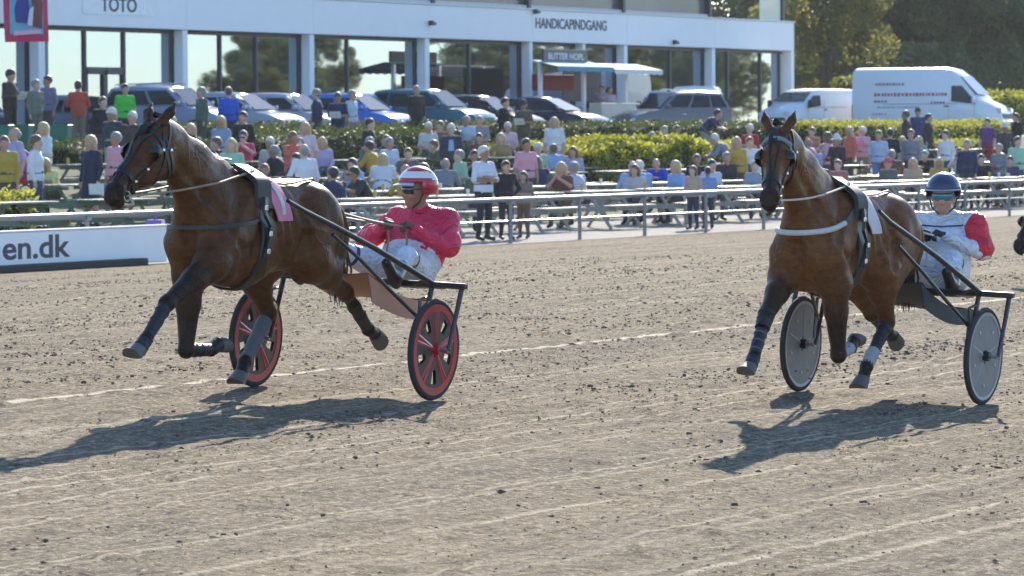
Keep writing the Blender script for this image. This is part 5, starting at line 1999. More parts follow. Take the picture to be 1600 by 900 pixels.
def car(label, loc, rz, col, st, cab, wheels=(-1.33, 1.36), r=.32, group='cars parked before the pavilion', roof_rails=False, cat='car', name='parked_car', wx=None):
    """st: stations (x, half width, bottom, top) of the lower body; cab: (x rear base, x rear top, x front top, x front base, belt z, roof z, half base, half top)"""
    root = thing(name, label, cat, loc, rz, group)
    root.scale = (.92, .95, .97)
    body = MB().loft([body_ring(*q) for q in st]).build('body', col, root, True, 35)
    rb, rt, ft, fb, zb, zr, hb, ht = cab
    g = MB()
    def cr(x, z, h, c=0.0):
        return [Vector((x, y, z + dz)) for y, dz in ((-h, 0), (-h * .9, .03 + c), (-h * .5, .055 + c), (0, .065 + c), (h * .5, .055 + c), (h * .9, .03 + c), (h, 0))]
    # cabin shell: base ring and roof ring
    nb = 9
    rings = []
    for t in np.linspace(0, 1, nb):
        xb = rb + (fb - rb) * t
        xt = rt + (ft - rt) * t
        arch = .05 * math.sin(t * math.pi)
        hh = hb * (1 - .10 * abs(2 * t - 1)**3)
        ht2 = ht * (1 - .08 * abs(2 * t - 1)**3)
        rings.append([Vector((xb, -hh, zb - .05)), Vector((xt * .25 + xb * .75, -(hh * .75 + ht2 * .25) - .012, zb + (zr - zb) * .28)), Vector((xt, -ht2, zr - .05 + arch * .6)), Vector((xt, -ht2 * .8, zr + arch)), Vector((xt, 0, zr + .02 + arch)), Vector((xt, ht2 * .8, zr + arch)), Vector((xt, ht2, zr - .05 + arch * .6)), Vector((xt * .25 + xb * .75, (hh * .75 + ht2 * .25) + .012, zb + (zr - zb) * .28)), Vector((xb, hh, zb - .05))])
    g.loft(rings, cap=True).build('cabin', col, root, True, 35)
    # glass panels a little proud of the shell
    def side_pt(t, f, s):
        xb = rb + (fb - rb) * t; xt = rt + (ft - rt) * t
        x = xb + (xt - xb) * f
        hh = hb * (1 - .10 * abs(2 * t - 1)**3); h2 = ht * (1 - .08 * abs(2 * t - 1)**3)
        y = hh + (h2 - hh) * f + .030 * math.sin(f * math.pi)
        return Vector((x, s * (y + .006), zb + .0 + (zr - .05 - zb) * f))
    panes = wx or ((.05, .27), (.31, .60), (.64, .95))
    for s in (-1, 1):
        for a, b in panes:
            P4 = [side_pt(a, .10, s), side_pt(b, .10, s), side_pt(b, .5, s), side_pt(b, .88, s), side_pt(a, .88, s), side_pt(a, .5, s)]
            MB().prism(P4, (0, s, .3), .012).build('side_window', CARGLASS, root)
    for (x0, x1, nm, sg) in ((fb, ft, 'windscreen', 1), (rb, rt, 'rear_window', -1)):
        n_ = Vector((zr - zb, 0, abs(x0 - x1))).normalized(); n_.x *= sg
        hq = .90
        A = [Vector((x0 + (x1 - x0) * .08, -hb * .80, zb + (zr - zb) * .06)), Vector((x0 + (x1 - x0) * .08, hb * .80, zb + (zr - zb) * .06)), Vector((x0 + (x1 - x0) * .90, ht * .84, zb + (zr - zb) * .92)), Vector((x0 + (x1 - x0) * .90, -ht * .84, zb + (zr - zb) * .92))]
        MB().prism([q + n_ * .012 for q in A], n_, .014).build(nm, CARGLASS, root)
    for s in (-1, 1):
        for wxx in wheels:
            wheel_parts(root, wxx, s * (st[len(st) // 2][1] - .10), r)
        xf = st[-1][0]
        MB().box((xf - .13, s * st[-1][1] * .82, (st[-1][2] + st[-1][3]) / 2 + .13), (.28, .30, .13), bev=.04).build('headlight', LAMPM, root, True)
        MB().box((st[0][0] + .08, s * st[0][1] * .9, st[0][3] - .14), (.16, .20, .18), bev=.03).build('tail_light', TAILL, root, True)
        MB().box((fb - .28, s * (hb + .10), zb + .10), (.16, .18, .13), bev=.04).build('mirror', col, root, True)
        MB().box((.1, s * (st[3][1] + .004), st[3][3] - .22), (.16, .03, .03), bev=.008).build('door_handle', CHROME, root)
        if roof_rails:
            MB().tube([(rt + .1, s * ht * .86, zr + .07), (0, s * ht * .86, zr + .11), (ft - .1, s * ht * .86, zr + .07)], .018, 6).build('roof_rail', CHROME, root, True)
        # bright window line
        MB().tube([side_pt(t, .04, s) for t in (.04, .25, .5, .75, .97)], .012, 5).build('window_trim', CHROME, root, True)
    MB().box((st[-1][0] - .01, 0, st[-1][2] + .20), (.05, .9, .16), bev=.02).build('grille', M('grille_black', (.02, .02, .02), .5), root)
    return root


ST_HATCH = [(-2.12, .70, .35, .80), (-1.98, .82, .24, .95), (-1.2, .88, .20, .98), (.2, .89, .19, .96), (1.0, .88, .19, .94), (1.55, .86, .20, .86), (1.95, .80, .24, .74), (2.12, .66, .32, .60)]
CAB_EST = (-2.02, -1.72, .30, 1.12, .94, 1.46, .82, .62)
CAB_HATCH = (-1.95, -1.35, .20, 1.08, .94, 1.46, .82, .60)
ST_SUV = [(-2.2, .74, .40, .95), (-2.05, .88, .30, 1.08), (-1.2, .93, .27, 1.10), (.2, .94, .26, 1.08), (1.0, .93, .26, 1.06), (1.6, .90, .28, 1.00), (2.05, .84, .32, .86), (2.2, .72, .38, .72)]
CAB_SUV = (-2.1, -1.75, .25, 1.10, 1.06, 1.64, .86, .66)
ST_SED = [(-2.35, .70, .35, .86), (-2.15, .84, .24, .99), (-1.3, .90, .20, 1.0), (.2, .91, .19, .97), (1.1, .90, .19, .94), (1.7, .87, .20, .86), (2.15, .80, .24, .74), (2.35, .66, .32, .58)]
CAB_SED = (-1.95, -1.0, .15, 1.20, .95, 1.42, .83, .60)


def park(label, px, colnm, c, st, cab, Y=64.3, rz=-math.pi / 2, **kw):
    p = at(px, 165, Y)
    return car(label, (p.x, Y, ground_z(Y)), rz, paint(colnm, c), st, cab, **kw)


park('silver blue estate car with roof rails, leftmost of the parked row', 268, 'silver_blue', (.22, .28, .38), ST_SUV, CAB_SUV, r=.34, roof_rails=True)
park('silver hatchback second in the parked row', 372, 'silver', (.27, .32, .39), ST_HATCH, CAB_HATCH)
park('pale silver estate car third in the parked row', 448, 'pale_silver', (.33, .37, .43), ST_HATCH, CAB_EST, Y=65.2)
park('bright blue hatchback parked among silver cars', 552, 'blue', (.03, .16, .55), ST_HATCH, CAB_HATCH, Y=63.8)
park('silver hatchback behind the bright blue hatchback', 590, 'silver_b', (.28, .33, .39), ST_HATCH, CAB_HATCH, Y=66.0)
park('dark teal off-road car parked beside the bright blue hatchback', 672, 'teal', (.015, .12, .15), ST_SUV, CAB_SUV, r=.34)
park('black estate car behind the dark teal off-road car', 748, 'black', (.012, .013, .016), ST_SED, CAB_EST, Y=65.0)
park('dark navy saloon, rightmost of the parked row', 852, 'navy', (.015, .024, .045), ST_SED, CAB_SED)
park('grey off-road car with pale roof bars near the pavilion end', 1050, 'dark_grey', (.17, .17, .18), ST_SUV, CAB_SUV, Y=62.8, rz=math.radians(150), r=.35, roof_rails=True)


def van(label, loc, rz, L, H, W, col, marks, name='parked_van'):
    root = thing(name, label, 'van', loc, rz, 'white vans parked at the right')
    h = L / 2
    big = H > 2.2
    zh = 1.15 if not big else 1.28
    # side profile: roofline over x
    if big:
        top = [(-h, H - .12), (-h + .12, H), (h - 2.35, H), (h - 2.0, H - .06), (h - 1.7, H - .28), (h - 1.0, zh + .28), (h - .85, zh + .12), (h - .35, zh - .10), (h - .06, zh - .35), (h, zh - .60)]
    else:
        top = [(-h, H - .10), (-h + .1, H), (h - 1.9, H), (h - 1.6, H - .05), (h - 1.0, zh + .18), (h - .80, zh + .05), (h - .3, zh - .10), (h - .06, zh - .30), (h, zh - .52)]
    rings = []
    for x, z in top:
        w = W / 2 * (1 if x < h - .5 else (.96 if x < h - .2 else .84))
        w *= (1 if x > -h + .05 else .97)
        tw = w * (.86 if z > zh + .3 else (.94 if z > zh else .97))
        zm = .40
        rings.append([Vector((x, y, zz)) for y, zz in ((-w * .95, .28), (-w, .55), (-w, min(1.1, z * .72)), (-(w + tw) / 2, z * .88), (-tw, z - .06), (-tw * .88, z), (0, z + .03), (tw * .88, z), (tw, z - .06), ((w + tw) / 2, z * .88), (w, min(1.1, z * .72)), (w, .55), (w * .95, .28))])
    MB().loft(rings).build('body', col, root, True, 30)
    # windscreen
    i = [k for k, q in enumerate(top) if q[1] < H - .2 or q[0] > h - 1.75][0]
    (xa, za), (xb, zb) = ((h - 1.66, H - .34), (h - .98, zh + .30)) if big else ((h - 1.52, H - .14), (h - .98, zh + .20))
    n_ = Vector((za - zb, 0, xb - xa)).normalized()
    wv = W / 2
    MB().prism([Vector((xb, -wv * .84, zb)) + n_ * .03, Vector((xb, wv * .84, zb)) + n_ * .03, Vector((xa, wv * .74, za)) + n_ * .03, Vector((xa, -wv * .74, za)) + n_ * .03], n_, .02).build('windscreen', CARGLASS, root)
    for s in (-1, 1):
        z0, z1 = (zh + .02, zh + .66) if big else (zh + .0, H - .24)
        y0, y1 = s * (wv + .004), s * (wv * .93 + .012)
        xr = h - 1.95 if big else h - 1.85
        MB().prism([Vector((xr, y0, z0 + .04)), Vector((h - 1.0, y0 * .99, z0 - .06)), Vector((h - 1.12, y0 * .975, z0 + .16)), Vector((h - 1.55 if big else h - 1.45, y1, z1)), Vector((xr, y1, z1))], (0, s, .1), .012).build('side_window', CARGLASS, root)
        MB().box((h - 1.05, s * (wv + .12), zh + .12), (.12, .20, .30), bev=.04).build('mirror', M('mirror_black', (.03, .03, .03), .5) if not big else col, root, True)
        for wxx in (-h + 1.15, h - .95):
            wheel_parts(root, wxx, s * (wv - .11), .34)
        MB().box((h - .16, s * wv * .70, zh - .30), (.26, .34, .22), bev=.05).build('headlight', LAMPM, root, True)
        MB().box((-h + .02, s * wv * .92, 1.0), (.05, .12, .5), bev=.01).build('tail_light', TAILL, root)
        MB().box((h - 2.15, s * (wv + .006), zh - .12), (.18, .03, .05), bev=.01).build('door_handle', MATS['grille_black'], root)
        MB().box((-.2, s * (wv + .006), zh - .02), (L * .5, .012, .025)).build('slide_rail', M('van_seam', (.35, .36, .38), .5), root)
        for xs_ in (h - 2.05, h - 1.02 - .03):
            MB().box((xs_, s * (wv + .003), .92), (.012, .01, .9)).build('door_seam', MATS['van_seam'], root)
        MB().box((.0, s * (wv * .995), .36), (L * .55, .04, .14), bev=.01).build('sill_strip', MATS['grille_black'], root)
    MB().box((h - .02, 0, zh - .52), (.06, W * .66, .22), bev=.02).build('grille', MATS['grille_black'], root)
    MB().box((h + .01, 0, .42), (.10, W * .78, .18), bev=.03).build('bumper', M('bumper_grey', (.2, .2, .21), .6), root)
    rr = random.Random(3)
    for (x0, x1, z, hh, mt) in marks:
        x = x0
        while x < x1:
            w_ = rr.uniform(.05, .11)
            # the right-hand side faces the camera
            MB().box((x + w_ / 2, -(W / 2 * (1 - max(0, z - 1.1) * .055) + .016), z), (w_, .012, hh * rr.uniform(.75, 1))).build('side_mark', mt, root)
            x += w_ + rr.uniform(.03, .06)
    return root


VW = M('van_white', (.74, .76, .79), .35, .04, 2, coat=.6)
MR = M('mark_red', (.45, .10, .12), .5)
MG = M('mark_grey', (.16, .17, .20), .5)
p = at(1458, 150, 61.8)
van('large white high roof van with red and grey side lettering', (p.x, 61.8, ground_z(62)), -math.pi / 2 + .10, 5.9, 2.62, 2.0, VW,
    [(-2.0, -.95, 2.02, .10, MG), (-2.05, .75, 1.62, .13, MR), (-2.05, -1.5, 1.36, .10, MG), (.2, .7, 1.30, .09, MG), (-1.9, -.3, 1.14, .05, MG), (-2.1, -1.6, .88, .05, MG)])
p = at(1262, 160, 66.5)
van('small white delivery van with dark windscreen beside the pavilion end', (p.x, 66.5, ground_z(66)), math.radians(207.6 - 42), 4.3, 1.82, 1.75, VW, [])
p = at(1085, 160, 66.8)
van('white van half hidden behind the grey off-road car', (p.x, 66.6, ground_z(66)), math.radians(20), 4.2, 1.85, 1.75, VW, [])
p = at(1003, 160, 66.9)

# ================================================================== SPECTATORS
def base(**kw):
    J = dict(pelvis=(0, 0, .97), waist=(-.01, 0, 1.10), chest=(0, 0, 1.30), neck=(.0, 0, 1.46), head=(.025, 0, 1.615),
             shL=(0, .18, 1.41), shR=(0, -.18, 1.41), elL=(-.03, .245, 1.13), elR=(-.03, -.245, 1.13), wrL=(.06, .24, .90), wrR=(.06, -.24, .90),
             handL=((.1, 0, -1), (0, -1, 0)), handR=((.1, 0, -1), (0, 1, 0)), curl=.4, hem=True,
             hipL=(0, .09, .92), hipR=(0, -.09, .92), knL=(.03, .10, .50), knR=(.03, -.10, .50), anL=(-.03, .11, .09), anR=(-.03, -.11, .09), toL=(.14, .13, .035), toR=(.14, -.13, .035))
    J.update(kw)
    return J


SIT = dict(pelvis=(0, 0, .57), waist=(.0, 0, .70), chest=(.04, 0, .90), neck=(.06, 0, 1.06), head=(.09, 0, 1.205), shL=(.05, .18, 1.01), shR=(.05, -.18, 1.01),
           hipL=(.02, .09, .55), hipR=(.02, -.09, .55), knL=(.44, .12, .54), knR=(.44, -.12, .54), anL=(.40, .12, .10), anR=(.40, -.12, .10), toL=(.56, .13, .04), toR=(.56, -.13, .04))
POSES = {
    'stand': base(),
    'walk': base(knL=(.14, .09, .52), anL=(.10, .10, .10), toL=(.27, .11, .05), anR=(-.16, -.10, .12), toR=(-.01, -.11, .035), elL=(-.08, .24, 1.14), wrL=(.0, .25, .90), elR=(.03, -.24, 1.14), wrR=(.16, -.22, .94)),
    'fold': base(elL=(.05, .27, 1.14), elR=(.05, -.27, 1.14), wrL=(.20, -.04, 1.18), wrR=(.20, .04, 1.13), handL=((.1, -1, .1), (-1, 0, 0)), handR=((.1, 1, .1), (-1, 0, 0))),
    'photo': base(elL=(.20, .26, 1.28), elR=(.20, -.26, 1.28), wrL=(.27, .10, 1.52), wrR=(.27, -.10, 1.52), handL=((.1, -.5, .7), (-.3, -1, 0)), handR=((.1, .5, .7), (-.3, 1, 0))),
    'paper': base(elL=(.02, .25, 1.14), elR=(.02, -.25, 1.14), wrL=(.25, .10, 1.14), wrR=(.25, -.10, 1.14), handL=((.7, -.4, .2), (0, -1, .3)), handR=((.7, .4, .2), (0, 1, .3)), look=(1, 0, -.3)),
    'hips': base(elL=(-.10, .36, 1.14), elR=(-.03, -.245, 1.13), wrL=(.03, .19, 1.00), handL=((.4, -.5, -.3), (-.3, -1, 0))),
    'lean': base(pelvis=(-.12, 0, .94), waist=(-.02, 0, 1.04), chest=(.13, 0, 1.18), neck=(.27, 0, 1.29), head=(.34, 0, 1.41), shL=(.20, .18, 1.25), shR=(.20, -.18, 1.25), elL=(.34, .24, 1.02), elR=(.34, -.24, 1.02), wrL=(.50, .14, .98), wrR=(.50, -.14, .98), hipL=(-.12, .09, .90), hipR=(-.12, -.09, .90), handL=((.8, -.5, -.1), (0, -.3, -1)), handR=((.8, .5, -.1), (0, .3, -1))),
    'sit': base(**SIT, elL=(.06, .24, .76), elR=(.06, -.24, .76), wrL=(.28, .16, .68), wrR=(.28, -.16, .68), handL=((1, -.3, 0), (0, 0, -1)), handR=((1, .3, 0), (0, 0, -1))),
    'sitlean': base(**{**SIT, 'waist': (.06, 0, .70), 'chest': (.17, 0, .87), 'neck': (.26, 0, 1.01), 'head': (.33, 0, 1.13), 'shL': (.21, .18, .96), 'shR': (.21, -.18, .96)}, elL=(.38, .25, .78), elR=(.38, -.25, .78), wrL=(.54, .08, .82), wrR=(.54, -.10, .82), handL=((.7, -.7, .1), (0, 0, -1)), handR=((.7, .7, .1), (0, 0, -1))),
    'sitphone': base(**SIT, elL=(.16, .26, .84), elR=(.16, -.26, .84), wrL=(.34, .07, 1.0), wrR=(.34, -.07, 1.0), handL=((.5, -.4, .6), (-.3, -1, 0)), handR=((.5, .4, .6), (-.3, 1, 0))),
    'sitback': base(**{**SIT, 'waist': (.10, 0, .70), 'chest': (.16, 0, .90), 'neck': (.20, 0, 1.05), 'head': (.24, 0, 1.19), 'shL': (.17, .20, 1.0), 'shR': (.17, -.20, 1.0)}, elL=(.30, .29, .78), elR=(.30, -.29, .78), wrL=(.52, .20, .80), wrR=(.52, -.20, .80), handL=((.9, -.3, 0), (0, 0, -1)), handR=((.9, .3, 0), (0, 0, -1))),
}
PM = {}
for k_, J in POSES.items():
    S, fr = human_sdf(J, .0175, False, 1.22 if k_ == 'sitback' else 1.10, hsc=1.1)
    me, V, Ff = S.mesh('person_' + k_, [SKIN] * 6)
    PM[k_] = (me, fr, float(V[:, 2].max()))
Sd, frd = human_sdf(POSES['stand'], .0175, False, 1.0, True, hsc=1.1)
PM['dress'] = (Sd.mesh('person_dress', [SKIN] * 6)[0], frd, PM['stand'][2])

# hair and hats, built round the head centre (x forward)
def hair_mesh(kind):
    S = Sdf((-.20, -.17, -.30), (.24, .17, .20), .014)
    A = S.add
    if kind in ('short', 'long', 'bob'):
        A((-.028, 0, .040), (-.005, 0, .048), .106, .100, .02, sc=.86)
        if kind != 'short':
            zl = -.20 if kind == 'long' else -.10
            for s in (-1, 1):
                A((-.03, s * .070, .03), (-.045, s * .075, zl), .048, .040, .03)
            A((-.06, 0, .0), (-.075, 0, zl), .080, .060, .03)
        S.sub((.105, 0, -.03), (.075, 0, -.14), .085, .08, .02)
        S.sub((.06, 0, -.20), (.16, 0, -.20), .06, .06, .01)
    elif kind == 'cap':
        A((-.012, 0, .052), (-.006, 0, .056), .108, .108, .01, sc=.86)
        A((.085, 0, .058), (.155, 0, .045), .020, .012, .03, sc=3.6)
        S.sub((.03, 0, -.07), (-.03, 0, -.09), .115, .115, .004)
    elif kind == 'hat':
        A((-.01, 0, .070), (-.006, 0, .085), .104, .094, .02, sc=.86)
        for a in np.linspace(0, 2 * math.pi, 26, endpoint=False):
            A((.105 * math.cos(a), .095 * math.sin(a), .038), (.150 * math.cos(a), .135 * math.sin(a), .032), .016, .012, .015)
        S.sub((.03, 0, -.075), (-.03, 0, -.09), .112, .112, .004)
    elif kind == 'bald':
        A((-.05, 0, -.005), (-.055, 0, .0), .075, .078, .02, sc=1.05)
        S.sub((.06, 0, .05), (.0, 0, .14), .085, .12, .01)
        S.sub((.105, 0, -.03), (.075, 0, -.14), .085, .08, .02)
    return S.mesh('hair_' + kind, [SKIN], False)[0]
HM = {k: hair_mesh(k) for k in ('short', 'long', 'bob', 'cap', 'hat', 'bald')}
HC_ = {'w': (.58, .55, .50), 'g': (.24, .23, .215), 'b': (.48, .33, .15), 'd': (.035, .025, .018), 'm': (.12, .07, .035), 'r': (.20, .075, .03)}
HMAT = {k: M('hair_%s' % k, c, .5, .25, 30, .5, bscale=80, sheen=.8) for k, c in HC_.items()}
SKINS = [SKIN, M('pale_skin', (.56, .36, .27), .55, .1, 14), SKIN2, M('rosy_skin', (.52, .27, .20), .55, .1, 14)]
SUNG = M('sunglasses', (.01, .01, .012), .1)
glass_me = MB().box((.112, -.035, -.004), (.010, .052, .034), bev=.004).box((.112, .035, -.004), (.010, .052, .034), bev=.004).box((.114, 0, .002), (.006, .03, .008)).box((.055, .088, .0), (.11, .006, .010)).box((.055, -.088, .0), (.11, .006, .010)).mesh('sunglasses', SUNG)
paper_me = MB().box((0, 0, 0), (.004, .30, .21)).mesh('race_card', M('white_paper', (.75, .75, .73), .8))
GR = {'s': 'standing spectators', 't': 'seated spectators'}


def C(*a): return tuple(a)


